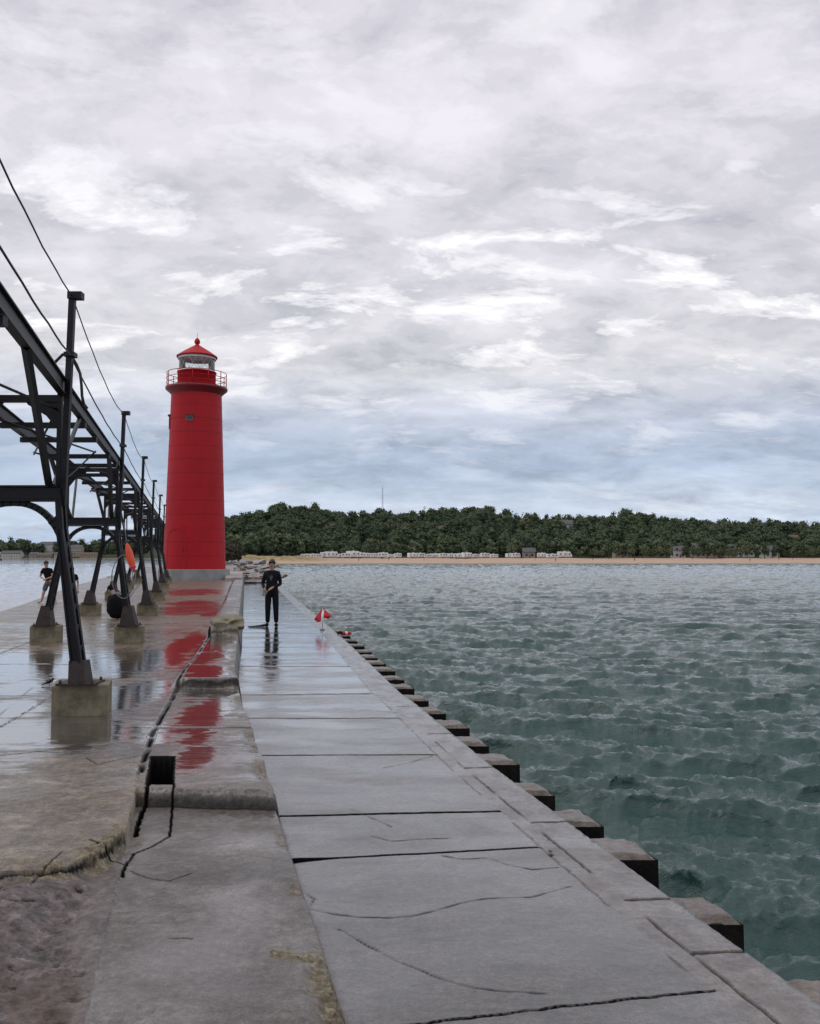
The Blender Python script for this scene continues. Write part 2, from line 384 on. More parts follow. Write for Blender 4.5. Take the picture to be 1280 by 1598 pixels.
# ---- lower walkway -------------------------------------------------
WJ = [(3.56, 3.90), (5.52, 5.78), (6.45, 6.57), (8.40, 8.42), (10.28, 10.30), (12.0, 12.1), (15.1, 15.1), (18.3, 18.3), (21.6, 21.6), (25, 25), (29, 29), (33.5, 33.5), (38, 38), (43, 43), (49, 49), (55, 55)]
WCR = [[(480, 1418), (520, 1426), (560, 1431), (600, 1432), (640, 1430), (680, 1421), (720, 1409), (760, 1402), (830, 1400), (890, 1384)],
       [(530, 1450), (560, 1468), (600, 1490), (640, 1508), (690, 1529), (740, 1543), (790, 1548), (850, 1552)],
       [(690, 1335), (720, 1340), (760, 1339), (790, 1348), (830, 1357), (870, 1354)],
       [(548, 1263), (580, 1277), (612, 1291)], [(580, 1305), (610, 1313), (660, 1309), (700, 1308)],
       [(520, 1105), (570, 1108), (620, 1112)], [(600, 1198), (640, 1190), (675, 1180)], [(480, 1395), (490, 1402), (484, 1414)]]
def build_walk():
    Ys = rows(1.4, 62.0, 2.0e-4, 0.006, 0.10)
    ts = np.concatenate([np.linspace(0, 0.08, 7)[:-1], np.linspace(0.08, 1.58, 110)[:-1], np.linspace(1.58, 1.84, 40)[:-1], np.linspace(1.84, 2.0, 16), [2.03]])
    ts = ts / 2.03
    Yg, Tg = np.meshgrid(Ys, ts, indexing='ij')
    W = Wout(Yg); T = Tg * W; X = Lx(Yg) + T
    z = 0.006 * fbm(X * 0.9, Yg * 0.5, 4, 5) + 0.0022 * fbm(X * 6, Yg * 6, 4, 9)
    crack_dark = np.zeros_like(z); wet = np.zeros_like(z)
    jag = 0.010 * fbm(X * 9, Yg * 9, 3, 3)
    tin = W - 0.39; tcurb = W - 0.265
    # slab joints
    for i, (a, b) in enumerate(WJ):
        yl = a + (b - a) * T / 1.64
        w = 0.0045 + 0.0007 * a + (-0.002 if i == 0 else 0.003 if i < 3 else 0.0)
        m = (T < tin + 0.01 + 0.02 * (i < 1))
        if i == 1: w = 0.008 + 0.022 * np.exp(-(T / 0.18) ** 2)
        d = np.abs(Yg - yl + jag * (1.4 if i == 0 else 0.5))
        g = (1 - sstep(w * 0.6, w * 1.5, d)) * m
        if i in (3, 4, 5): g = g * 0.7
        z -= 0.025 * g; crack_dark = np.maximum(crack_dark, (1 - sstep(w * 1.5, w * 2.3, d)) * m * (0.7 if i in (3, 4, 5) else 1))
    # each slab settled a little differently
    # curb lines
    g1 = (1 - sstep(0.004, 0.012, np.abs(T - tin + jag * 1.2))) * 0.45 * sstep(0, 0.2, fbm(X * 2, Yg * 1.0, 3, 22) + 0.2)
    g2 = (1 - sstep(0.005, 0.013, np.abs(T - tcurb + jag * 0.8))) * (Yg < 9) * 0.75 * sstep(-0.1, 0.25, fbm(X * 1.4, Yg * 1.4, 3, 29) + 0.1)
    z -= 0.012 * g1 + 0.014 * g2; crack_dark = np.maximum(crack_dark, np.maximum(g1, g2))
    for y in [3.3, 4.26, 4.9, 6.3, 7.9, 9.4, 11.1, 13, 15, 17.2, 19.5, 22]:
        g = (1 - sstep(0.006, 0.014 + 0.0006 * y, np.abs(Yg - y + jag - 0.1 * (T - tcurb)))) * (T > tcurb) * 0.8
        z -= 0.014 * g; crack_dark = np.maximum(crack_dark, g)
    band = sstep(tin - 0.02, tin + 0.02, T)
    roughc = band * (0.12 + 0.38 * sstep(-0.2, 0.4, fbm(X * 5, Yg * 3, 5, 41)))
    z += band * 0.004 * fbm(X * 14, Yg * 14, 4, 44)
    for pl in WCR:
        p = pix_line(pl, 0.0); d = polydist(X + 0.6 * jag, Yg + 0.6 * jag, p)
        depth = np.mean([q[1] for q in p]); w = 0.0028 + 0.0006 * depth
        s = 0.45 + 0.55 * sstep(-0.3, 0.3, fbm(X * 7, Yg * 7, 3, 51))
        g = (1 - sstep(w * 0.4, w * 1.7, d)) * s * 0.85
        z -= 0.006 * g; crack_dark = np.maximum(crack_dark, g)
    # standing water film, streaky across the walkway, from some metres out
    f = fbm(X * 0.55, Yg * 1.5, 6, 61); f2 = fbm(X * 1.0, Yg * 3.2, 4, 66)
    dens = np.interp(Yg, [3, 6, 8, 11, 16, 62], [0.10, 0.22, 0.38, 0.62, 0.82, 0.9])
    wet = sstep(0.55, 0.95, dens + 0.50 * f + 0.25 * f2) * (1 - band * 0.8) * (1 - crack_dark)
    # worn edges by the left wall
    z -= 0.010 * (1 - sstep(0.0, 0.05, T + jag))
    pit = [(824 + 35, 1328, 0.012), (861, 1333, 0.014)]
    for u, v, r in pit:
        q = at(u, v, 0); g = 1 - sstep(r * 0.6, r * 1.2, np.hypot(X - q.x, (Yg - q.y) * 0.6)); crack_dark = np.maximum(crack_dark, g); z -= 0.02 * g
    P = np.stack([X, Yg, z], -1)
    at_ = dict(wet=wet, tan=band * 0.35, crack_dark=crack_dark, moss=np.zeros_like(z), rough=roughc)
    # outer face down to the water
    e = P[:, -1:, :].copy(); add = []
    for k, zz in enumerate((-0.03, -0.5, -2.2)):
        q = e.copy(); q[..., 2] = zz + (0 if k else 0.0); q[..., 0] += 0.006 + 0.01 * fbm(q[..., 1] * 4, q[..., 1] * 0 + k, 3, 77)
        add.append(q)
    li = P[:, :1, :].copy(); li[..., 2] = -0.25
    P2 = np.concatenate([li, P] + add, 1)
    A2 = {k: np.concatenate([v[:, :1], v] + [v[:, -1:] * (0 if k in ('wet',) else 1)] * 3, 1) for k, v in at_.items()}
    o = link('walkway', grid_mesh('walkway', P2, A2), M_walk)
    tag(o, 'lower wet grey concrete walkway of large slabs along the lake', kind='structure')
build_walk()

# ---- upper deck ----------------------------------------------------
JOINT_Y = [0, 7.1, 8.5, 11.9, 14, 19, 30, 70]; JOINT_T = [-1.02, -0.98, -0.95, -0.70, -0.60, -0.52, -0.50, -0.50]
def jt(Y): return np.interp(Y, JOINT_Y, JOINT_T)
def tL(Y): return (-5.6 - 0.252 * Y) - Lx(Y)
def main_z(Y): return 0.2 + 0.2 * sstep(28, 45, Y)
PUD = [  # centre (u,v), half size in px -> puddles of rain and spray, placed where they lie on the deck
    (60, 1040, 200, 24), (215, 1035, 45, 26), (110, 1142, 190, 24), (30, 1075, 40, 10), (170, 1090, 60, 22), (20, 1108, 50, 18), (210, 1085, 45, 28),
    (295, 946, 52, 7), (330, 952, 16, 5), (300, 938, 36, 3), (276, 1010, 28, 22), (270, 1032, 22, 8), (322, 1012, 24, 22), (312, 1072, 27, 22), (325, 1068, 20, 20),
    (305, 1118, 30, 20), (310, 1135, 24, 10), (305, 1178, 30, 24), (300, 925, 40, 3), (235, 1150, 30, 16), (314, 1035, 30, 34), (308, 1130, 30, 66)]
def build_deck():
    def field(X, Y, T):
        edge = T - jt(Y)                                # >0 : edge slabs, <0 : main deck
        jag = 0.02 * fbm(X * 5, Y * 5, 4, 3); jf = 0.008 * fbm(X * 22, Y * 22, 3, 4)
        zm = main_z(Y)
        jl = 0.03 * fbm(X * 2.5, Y * 2.5, 4, 2) + 0.012 * fbm(X * 9, Y * 9, 3, 6) + 0.5 * jf
        ze = 0.08 + 0.12 * (lambda q: 0.72 * sstep(-0.014, 0.004, q) + 0.28 * sstep(0.0, 0.05, q + 0.03 * fbm(X * 12, Y * 12, 3, 7)))( Y - (6.40 + jl - 0.08 * (T + 0.5))) + 0.13 * sstep(-0.04, 0.04, Y - 11.25 - 1.5 * jl) + 0.17 * sstep(-0.06, 0.06, Y - 17.4 - 2 * jl)
        z = np.where(edge > jag * 0.6, ze, zm + (ze - zm) * sstep(-0.10, 0.0, edge) * (Y > 11))
        E = edge > jag * 0.6
        crack_dark = np.zeros_like(z); tan = np.zeros_like(z); moss = np.zeros_like(z); rough = np.zeros_like(z)
        wetbias = np.zeros_like(z)
        # front region between the camera and the broken edge of the big tan slab
        slab = pix_line([(-700, 1420), (-100, 1372), (0, 1362), (60, 1356), (100, 1349), (140, 1334), (160, 1322), (178, 1306), (205, 1290), (213, 1262), (222, 1215), (230, 1182), (236, 1176)], 0.2)
        lipl = list(slab); far = [(slab[-1][0] + 0.3, 7.9), (slab[-1][0] - 0.5, 12.0), (-30.0, 12.0), (-30.0, slab[0][1])]
        sd = polydist(X + jf, Y + jf, lipl[:-1]); ins_ = inpoly(X + jf, Y + jf, slab + far)
        sdist = np.where(ins_, sd, -sd)
        fr = (~E) & (~ins_) & (Y < 7.3)
        xs = np.array([p[0] for p in slab]); yedge = np.full_like(X, 4.9)
        # channel between the tan slab and the edge slab B: low fill, then an open pit
        lowz = 0.09 + 0.082 * sstep(-1.66, -1.95, X) + 0.02 * fbm(X * 2, Y * 2, 3, 8)
        z = np.where((~E) & (Y < 7.3), lowz + (z - lowz) * sstep(-0.028, 0.012, sdist + 0.5 * jag), z)
        pitp = pix_line([(231, 1182), (272, 1182), (270, 1243), (232, 1240)], 0.15)
        pit = inpoly(X + jf, Y + jf, [(at(228, 1246, 0.10).x, at(228, 1246, 0.10).y), (at(270, 1246, 0.10).x, at(270, 1246, 0.10).y), (at(273, 1180, 0.2).x, at(273, 1180, 0.2).y), (at(236, 1180, 0.2).x, at(236, 1180, 0.2).y)])
        pq = [(at(228, 1246, 0.10).x, at(228, 1246, 0.10).y), (at(270, 1246, 0.10).x, at(270, 1246, 0.10).y), (at(273, 1180, 0.2).x, at(273, 1180, 0.2).y), (at(236, 1180, 0.2).x, at(236, 1180, 0.2).y)]
        dp = polydist(X + jf, Y + jf, pq + [pq[0]]); z = np.where(pit, z - 0.45 * sstep(0.0, 0.03, dp), z); crack_dark = np.where(pit | (dp < 0.012), 0.96, crack_dark)  # inside of the pit painted near black, as its shade
        # rough broken pinkish concrete bottom left
        d = fbm(X * 1.6, Y * 1.6, 4, 12)
        bound = np.interp(Y, [2.0, 3.53, 4.1, 4.7, 5.3], [at(110, 1800, .08).x, at(112, 1598, .08).x, at(150, 1480, .08).x, at(150, 1400, .08).x, at(90, 1362, .08).x])
        rr = fr * sstep(0.06, -0.10, X - bound + 0.12 * d) * (Y < 5.6)
        rough = np.maximum(rough, rr * 0.9)
        rid = 1 - np.abs(fbm(X * 3.4 + Y * 1.5, Y * 5.0 - X * 1.5, 6, 14)) * 2.6
        rd2 = 1 - np.abs(fbm(X * 9 + 0.6 * rid + Y * 4, Y * 17, 5, 13)) * 2.4
        z = z + rr * (0.024 * rid + 0.010 * rd2 + 0.003 * fbm(X * 40, Y * 40, 3, 15) - 0.03); crack_dark = np.maximum(crack_dark, rr * sstep(0.35, 0.0, rid * 0.6 + 0.6 * rd2) * 0.8)  # hollows between the ridges get shade painted into their colour
        # broken band between rubble and slab A : coarse aggregate
        bb = fr * (1 - rr); rough = np.maximum(rough, bb * (0.40 + 0.40 * sstep(-0.1, 0.4, fbm(X * 3, Y * 3, 4, 16))))
        z = z + bb * (0.010 * fbm(X * 12, Y * 12, 5, 17))
        # slab A fades into the aggregate at its left
        # moss and dirt along broken lips
        lip = (~E) & (~fr) & (Y < 7.5)
        dl = sd; fl = (Y < 5.6)
        ml = (np.exp(-(dl / np.where(fl, 0.13, 0.06)) ** 2)) * sstep(-0.35, 0.15, fbm(X * 4, Y * 4, 4, 18)) * np.where(fl, 1, .6)
        moss = np.maximum(moss, np.clip(ml, 0, 1) * (sdist > -0.07))
        z = z + np.where(lip, ml * 0.04 * fbm(X * 18, Y * 18, 4, 19) - 0.02 * sstep(0.10, 0.0, dl) * (0.5 + fbm(X * 6, Y * 6, 3, 20)), 0)
        und = (sdist < 0.0) * (sdist > -0.013) * (~E) * (Y < 7.0) * sstep(-0.5, -0.1, fbm(X * 6, Y * 6, 3, 42)); crack_dark = np.maximum(crack_dark, und * 0.9); z = z - 0.02 * und  # thin painted shade line just under the slab lip
        # tan dry slab
        tan = np.maximum(tan, ((~E) & (~fr)) * sstep(7.7, 7.1, Y + 0.6 * fbm(X * .8, Y * .8, 3, 21)))
        tan = np.maximum(tan, ((~E)) * sstep(12.2, 14.0, Y + 1.2 * fbm(X * 0.4, Y * 0.4, 3, 23)) * 0.9)
        tan = np.maximum(tan, ((~E) & (Y > 7.5) & (Y <= 14)) * sstep(0.0, 0.35, fbm(X * 0.9, Y * 0.9, 4, 24) - 0.05) * 0.8)
        tan = np.maximum(tan, E * sstep(-0.05, 0.5, fbm(X * 1.2, Y * 0.6, 4, 25)) * np.interp(Y, [6, 9, 15], [0, .35, .75]))
        # cracks (real grooves) --------------------------------------
        def groove(pl, zz, w, dep, s=1.0):
            nonlocal z, crack_dark
            p = pix_line(pl, zz); dd = polydist(X + 0.5 * jag + jf, Y + 0.5 * jag + jf, p); g = (1 - sstep(w * 0.5, w * 1.4, dd)) * s
            z = z - dep * g; crack_dark = np.maximum(crack_dark, (1 - sstep(w * 1.2, w * 1.9, dd)) * s)
        groove([(271, 1240), (268, 1270), (265, 1303), (235, 1320), (208, 1330), (198, 1345), (192, 1366)], 0.09, 0.006, 0.04)
        groove([(232, 1240), (222, 1258), (214, 1285), (211, 1296)], 0.12, 0.011, 0.05)
        groove([(140, 1340), (165, 1346), (196, 1347)], 0.09, 0.008, 0.03)
        groove([(205, 1360), (235, 1371), (262, 1376), (300, 1362)], 0.08, 0.004, 0.01, 0.7)
        groove([(50, 1402), (75, 1380), (97, 1360)], 0.09, 0.004, 0.02, 0.7)
        groove([(265, 1465), (300, 1466)], 0.08, 0.004, 0.01, 0.5)
        groove([(135, 1183), (152, 1193), (180, 1186), (215, 1180)], 0.2, 0.006, 0.02, 0.6)
        groove([(-60, 1190), (0, 1180), (60, 1173), (140, 1176)], 0.2, 0.008, 0.01, 0.55)
        groove([(-60, 1036), (60, 1036), (140, 1037)], 0.2, 0.02, 0.02, 0.5)
        groove([(0, 1135), (60, 1100), (95, 1075), (140, 1060)], 0.2, 0.012, 0.02, 0.5)
        groove([(0, 1020), (60, 997), (120, 985), (180, 982)], 0.2, 0.03, 0.02, 0.45)
        # joint between main deck and edge slabs
        dj = np.abs(edge - jag * 0.6)
        gj = (1 - sstep(0.008, 0.03 + 0.0015 * Y, dj)) * (Y > 6.9) * sstep(-0.45, 0.1, fbm(X * 2.5, Y * 2.5, 3, 31))
        z -= 0.03 * gj * (Y < 30); crack_dark = np.maximum(crack_dark, gj)
        for yy in (6.40, 8.7, 11.25, 14.4, 17.4, 20.3, 24, 28.5, 33, 39, 46):
            dd = np.abs(Y - yy - (jl - 0.028 if yy == 6.4 else jag * 1.2) + 0.08 * (T + 0.5) * (yy == 6.4)); g = E * (1 - sstep(0.01 + 0.0006 * yy, 0.03 + 0.001 * yy, dd)) * 0.8  # the first one also paints the shade line at the step's foot
            crack_dark = np.maximum(crack_dark, g); z -= 0.01 * g * (yy not in (6.4, 11.25, 17.4))
        # longitudinal seams in main deck
        for off, w in ((-2.6, 0.02), (-3.9, 0.03)):
            dd = np.abs(T - off - jag); g = (~E) * (Y > 8) * (1 - sstep(w * 0.5, w * 1.5, dd)) * 0.5 * sstep(-0.2, 0.2, fbm(X, Y, 3, 35))
            crack_dark = np.maximum(crack_dark, g)
        for yy in (19.3, 24.0, 30.0, 36, 43):
            g = (~E) * (1 - sstep(0.02, 0.06, np.abs(Y - yy - jag * 2 - 0.15 * T))) * 0.45; crack_dark = np.maximum(crack_dark, g)
        # crumbled right edge with dirt and weeds
        crum = sstep(-0.14, -0.02, T + 0.05 * fbm(X * 8, Y * 8, 4, 37)) * sstep(0.0, 0.4, fbm(X * 1.1, Y * 1.1, 3, 38) + np.interp(Y, [3, 3.9, 4.4, 6], [0.7, 0.5, -0.15, 0.1]))
        z -= crum * (0.05 + 0.02 * fbm(X * 25, Y * 25, 3, 36)) * E; moss = np.maximum(moss, crum * E * np.interp(Y, [3, 4.0, 4.4, 9, 12], [1, 1, .45, .5, .5]))
        mm = E * np.exp(-((Y - 4.03 + 0.1 * T) / 0.07) ** 2) * (T > -0.24) * sstep(0.0, 0.3, fbm(X * 9, Y * 9, 4, 39) + 0.15); moss = np.maximum(moss, np.clip(mm, 0, 1)); z = z + mm * 0.02 * fbm(X * 30, Y * 30, 3, 43)
        for (yy, ww) in ((8.7, 0.10), (11.3, 0.08), (17.5, 0.2), (14.4, 0.08)):
            g = E * np.exp(-((Y - yy + 0.12) / ww) ** 2) * sstep(-0.1, 0.4, fbm(X * 4, Y * 4, 4, 40)) * 0.7; moss = np.maximum(moss, g)
        base = z.copy()
        # fine relief
        rel = 0.007 * fbm(X * 0.7, Y * 0.7, 4, 50) + 0.0022 * fbm(X * 9, Y * 9, 4, 52)
        rel2 = rel + np.where(E & (Y < 6.4), 0.004 * sstep(0.2, 0.6, fbm(X * 3.2, Y * 2.2, 4, 55)), 0)
        # puddles
        pw = np.zeros_like(z) - 0.6
        for (u, v, hu, hv) in PUD:
            c = at(u, v, 0.2 if v > 1000 or u < 250 else 0.3); a = at(u + hu, v, c.z); b1 = at(u, v - hv, c.z); b2 = at(u, v + hv, c.z)
            rx = abs(a.x - c.x); cy = (b1.y + b2.y) / 2; ry = (b1.y - b2.y) / 2
            cx = c.x
            xx = X - cx + 0.245 * (Y - cy) * 0.5
            q = np.sqrt((xx / rx) ** 2 + ((Y - cy) / ry) ** 2)
            pw = np.maximum(pw, 1 - q)
        nn = fbm(X * 0.8, Y * 0.8, 5, 57); n3 = fbm(X * 2.6, Y * 2.0, 4, 58)
        n4 = fbm(X * 1.6, Y * 7.0, 5, 97) + 0.4 * fbm(X * 9, Y * 20.0, 3, 98)
        wet = sstep(-0.22, 0.50, pw + 0.42 * nn + 0.25 * n3 + 0.75 * n4 + 0.05)
        wet = np.maximum(wet, 0.28 * sstep(0.0, 0.4, n4 + nn) * (Y < 22))
        wet = wet * (1 - 0.5 * (Y > 19) * sstep(-0.2, 0.3, fbm(X * 1.2, Y * 0.8, 4, 99)))
        wet = wet * (Y > 6.45) * (1 - sstep(0.2, 0.6, crack_dark)) * (1 - 0.6 * moss)
        wet = np.where(E & (Y < 6.4), 0, wet)
        z2 = base + rel2 * (1 - wet) - 0.002 * wet
        far = np.clip((Y - 25) / 30, 0, 1)
        z2 = z2 + 0
        # damp darkening on slab A as gentle wet = film only
        damp = E * (Y < 6.4) * sstep(-0.1, 0.5, fbm(X * 1.3, Y * 1.3, 4, 59)) * 0.35
        return z2, dict(wet=np.maximum(wet, damp), tan=tan, crack_dark=np.clip(crack_dark, 0, 1), moss=np.clip(moss, 0, 1), rough=np.clip(rough, 0, 1))
    def tile(Ys, ts, side=True):
        Yg, T = np.meshgrid(Ys, ts, indexing='ij')
        if ts[0] < -4.7: k = -2.0 if ts[-1] > -1 else -2.7; T = np.where(T < k, k + (T - k) / (-4.75 - k) * (tL(Yg) - k), T)
        X = Lx(Yg) + T
        z, A = field(X, Yg, T); P = np.stack([X, Yg, z], -1)
        if side:    # battered right wall down to the walkway
            q = P[:, -1:, :].copy(); dz = q[..., 2]
            q1 = q.copy(); q1[..., 0] += 0.012 + 0.01 * fbm(q[..., 1] * 6, q[..., 1] * 0, 3, 71); q1[..., 2] = dz - 0.025
            q2 = q.copy(); q2[..., 0] += 0.02 + 0.10 * np.clip(dz - 0.1, 0, .5); q2[..., 2] = dz * 0.45 + 0.01 * fbm(q[..., 1] * 5, q[..., 1] * 0 + 4, 3, 72)
            q3 = q.copy(); q3[..., 0] += 0.03 + 0.18 * np.clip(dz - 0.1, 0, .5); q3[..., 2] = -0.03
            P = np.concatenate([P, q1, q2, q3], 1)
            for k in A:
                e = A[k][:, -1:]; f = {'wet': 0.0, 'tan': 0.3, 'crack_dark': 1.0, 'moss': 0.6, 'rough': 1.0}[k]
                A[k] = np.concatenate([A[k], e * f + (0.25 if k == 'rough' else 0), e * f + (0.2 if k == 'crack_dark' else 0), e * 0 + (0.75 if k == 'crack_dark' else 0)], 1)  # wall colour darkens towards its foot
        return P, A
    near_t = np.concatenate([np.linspace(-2.7, -1.5, 70)[:-1], np.linspace(-1.5, -0.03, 215)[:-1], np.linspace(-0.03, 0.0, 7)])
    far_t = np.concatenate([np.linspace(-4.75, -2.0, 150)[:-1], np.linspace(-2.0, -0.02, 170)[:-1], np.linspace(-0.02, 0.0, 4)])
    P1, A1 = tile(rows(1.4, 9.0, 2.0e-4, 0.0065, 0.03), near_t)
    P2, A2 = tile(rows(9.0, 62.0, 2.4e-4, 0.01, 0.12), far_t)
    # left edge wall to water on the far tile
    def leftwall(P, A):
        q = P[:, :1, :].copy(); q1 = q.copy(); q1[..., 2] -= 0.12; q1[..., 0] -= 0.05
        q2 = q1.copy(); q2[..., 0] -= 0.35 + 0.1 * fbm(q[..., 1] * 2, q[..., 1] * 0, 3, 81); q2[..., 2] -= 0.12 + 0.1 * fbm(q[..., 1] * 3, q[..., 1] * 0, 3, 83); q3 = q2.copy(); q3[..., 2] = -2.2
        A = {k: np.concatenate([v[:, :1] * 0 + (0.8 if k == 'crack_dark' else 0), v[:, :1] * 0 + (0.6 if k == 'rough' else 0), v[:, :1] * 0 + (0.7 if k == 'crack_dark' else 0), v], 1) for k, v in A.items()}  # dark bands below the top edge and at the foot of the wall
        return np.concatenate([q3, q2, q1, P], 1), A
    # extra columns left of the near tile, coarse
    P0, A0 = tile(rows(1.4, 9.0, 6e-4, 0.02, 0.05), np.linspace(-4.75, -2.7, 60), side=False)
    P0, A0 = leftwall(P0, A0); P2, A2 = leftwall(P2, A2)
    ms = [grid_mesh('t', P0, A0), grid_mesh('t', P1, A1), grid_mesh('t', P2, A2)]
    bm = bmesh.new()
    for m in ms: bm.from_mesh(m)
    me = bpy.data.meshes.new('pier_deck'); bm.to_mesh(me); bm.free()
    for m in ms: bpy.data.meshes.remove(m)
    o = link('pier_deck', me, M_deck)
    tag(o, 'raised worn concrete deck of the pier with puddles and cracks', kind='structure')
build_deck()

# pier body beyond the lighthouse, to the shore
def pier_far():
    Ys = np.concatenate([np.linspace(62.02, 110, 120), np.linspace(111, 392, 150)]); ts = np.linspace(-1, 1, 60)
    Yg, T = np.meshgrid(Ys, ts, indexing='ij'); lf = np.where(Yg < 110, tL(Yg), tL(110.0)); T = np.where(T < 0, -T * lf, T * 2.4); X = Lx(Yg) + T
    z = 0.42 + 0.05 * fbm(X, Yg * .3, 3, 90) + 0.25 * sstep(70, 80, Yg) * np.abs(fbm(X * 1.3, Yg * 1.3, 4, 91)) - 0.38 * (T > 0.1) * (Yg < 70)
    P = np.stack([X, Yg, z], -1)
    a = P[:, :1].copy(); a[..., 2] = -2.2; b = P[:, -1:].copy(); b[..., 2] = -2.2; b[..., 0] += 0.1; a[..., 0] -= 0.1
    P = np.concatenate([a, P, b], 1); Z = np.zeros(P.shape[:2])
    o = link('pier_far_deck', grid_mesh('pier_far_deck', P, dict(wet=Z, tan=Z + .5, crack_dark=Z, moss=Z, rough=Z + .2)), M_deck)
    tag(o, 'far stretch of the pier running to the shore', kind='structure')
pier_far()

# ---- concrete ribs on the lake side ---------------------------------
def buttresses():
    rng = random.Random(4)
    ys = [4.02, 5.04, 6.06, 6.84, 7.72, 8.77, 9.69, 10.6, 11.6, 12.7, 13.7, 14.8, 15.8, 16.9, 18.0, 19.1, 20.3, 21.5, 22.8, 24.2]
    ords = ['nearest', 'second', 'third', 'fourth', 'fifth', 'sixth', 'seventh', 'eighth', 'ninth', 'tenth', 'eleventh', 'twelfth', 'thirteenth', 'fourteenth', 'fifteenth', 'sixteenth', 'seventeenth', 'eighteenth', 'nineteenth', 'twentieth']
    for i, y in enumerate(ys):
        L = 0.36 + rng.uniform(-.03, .04); n = 22
        x0 = float(Lx(y) + Wout(y)) + 0.015; w = 0.47 + rng.uniform(-.03, .03)
        zt = -0.15 + rng.uniform(-.015, .015)
        # top as displaced grid, sides down to the lake bed
        us = np.linspace(0, 1, n); U, V = np.meshgrid(us, us, indexing='ij')
        X = x0 - 0.25 * (V * L) + U * w; Y = y + V * L
        cr = 0.5 + 0.5 * fbm(X * 6 + i * 5, Y * 6, 4, 100 + i)
        ed = np.minimum(np.minimum(1 - U, V), 1 - V)
        z = zt + 0.012 * fbm(X * 9, Y * 9, 4, 33) - 0.09 * sstep(0.12, 0.0, ed + 0.16 * (cr - .5)) * cr + 0.02 * fbm(X * 3 + i, Y * 3, 3, 34)
        lip = sstep(0.25, 0.0, U) * sstep(0.5, 0.8, cr) * 0.03; z -= lip
        P = np.stack([X, Y, z], -1)
        # skirt: wrap with lower rings by padding
        def pad(P, zz, e):
            Q = np.pad(P, ((1, 1), (1, 1), (0, 0)), mode='edge'); 
            Q[0, :, 2] = zz; Q[-1, :, 2] = zz; Q[:, 0, 2] = zz; Q[:, -1, 2] = zz
            Q[0, :, 0] -= 0.0; Q[-1, :, 0] += e; Q[:, 0, 1] -= e; Q[:, -1, 1] += e
            return Q
        P = pad(P, zt - 0.035, 0.002); P = pad(P, -2.2, 0.02)
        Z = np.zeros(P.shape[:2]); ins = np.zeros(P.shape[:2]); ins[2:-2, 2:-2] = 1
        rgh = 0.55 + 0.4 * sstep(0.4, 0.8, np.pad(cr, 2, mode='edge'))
        me = grid_mesh('concrete_buttress', P, dict(wet=Z, tan=0.3 + Z, crack_dark=np.maximum((1 - ins) * 0.92, ins * 0.85 * np.pad(sstep(0.62, 0.8, cr) * sstep(0.5, 0.0, U), 2, mode='edge')), moss=ins * 0.12 * rgh, rough=ins * rgh * 0.6), smooth=False)  # side faces near black all round, eroded spots on top darkened
        o = link('concrete_buttress', me, M_deck)
        lab = ('%s concrete rib from the camera jutting over the lake beside the walkway' % ords[i]).replace('nearest concrete rib from the camera', 'concrete rib nearest the camera')
        tag(o, lab, 'buttress', 'concrete ribs along the lake side of the walkway')
buttresses()

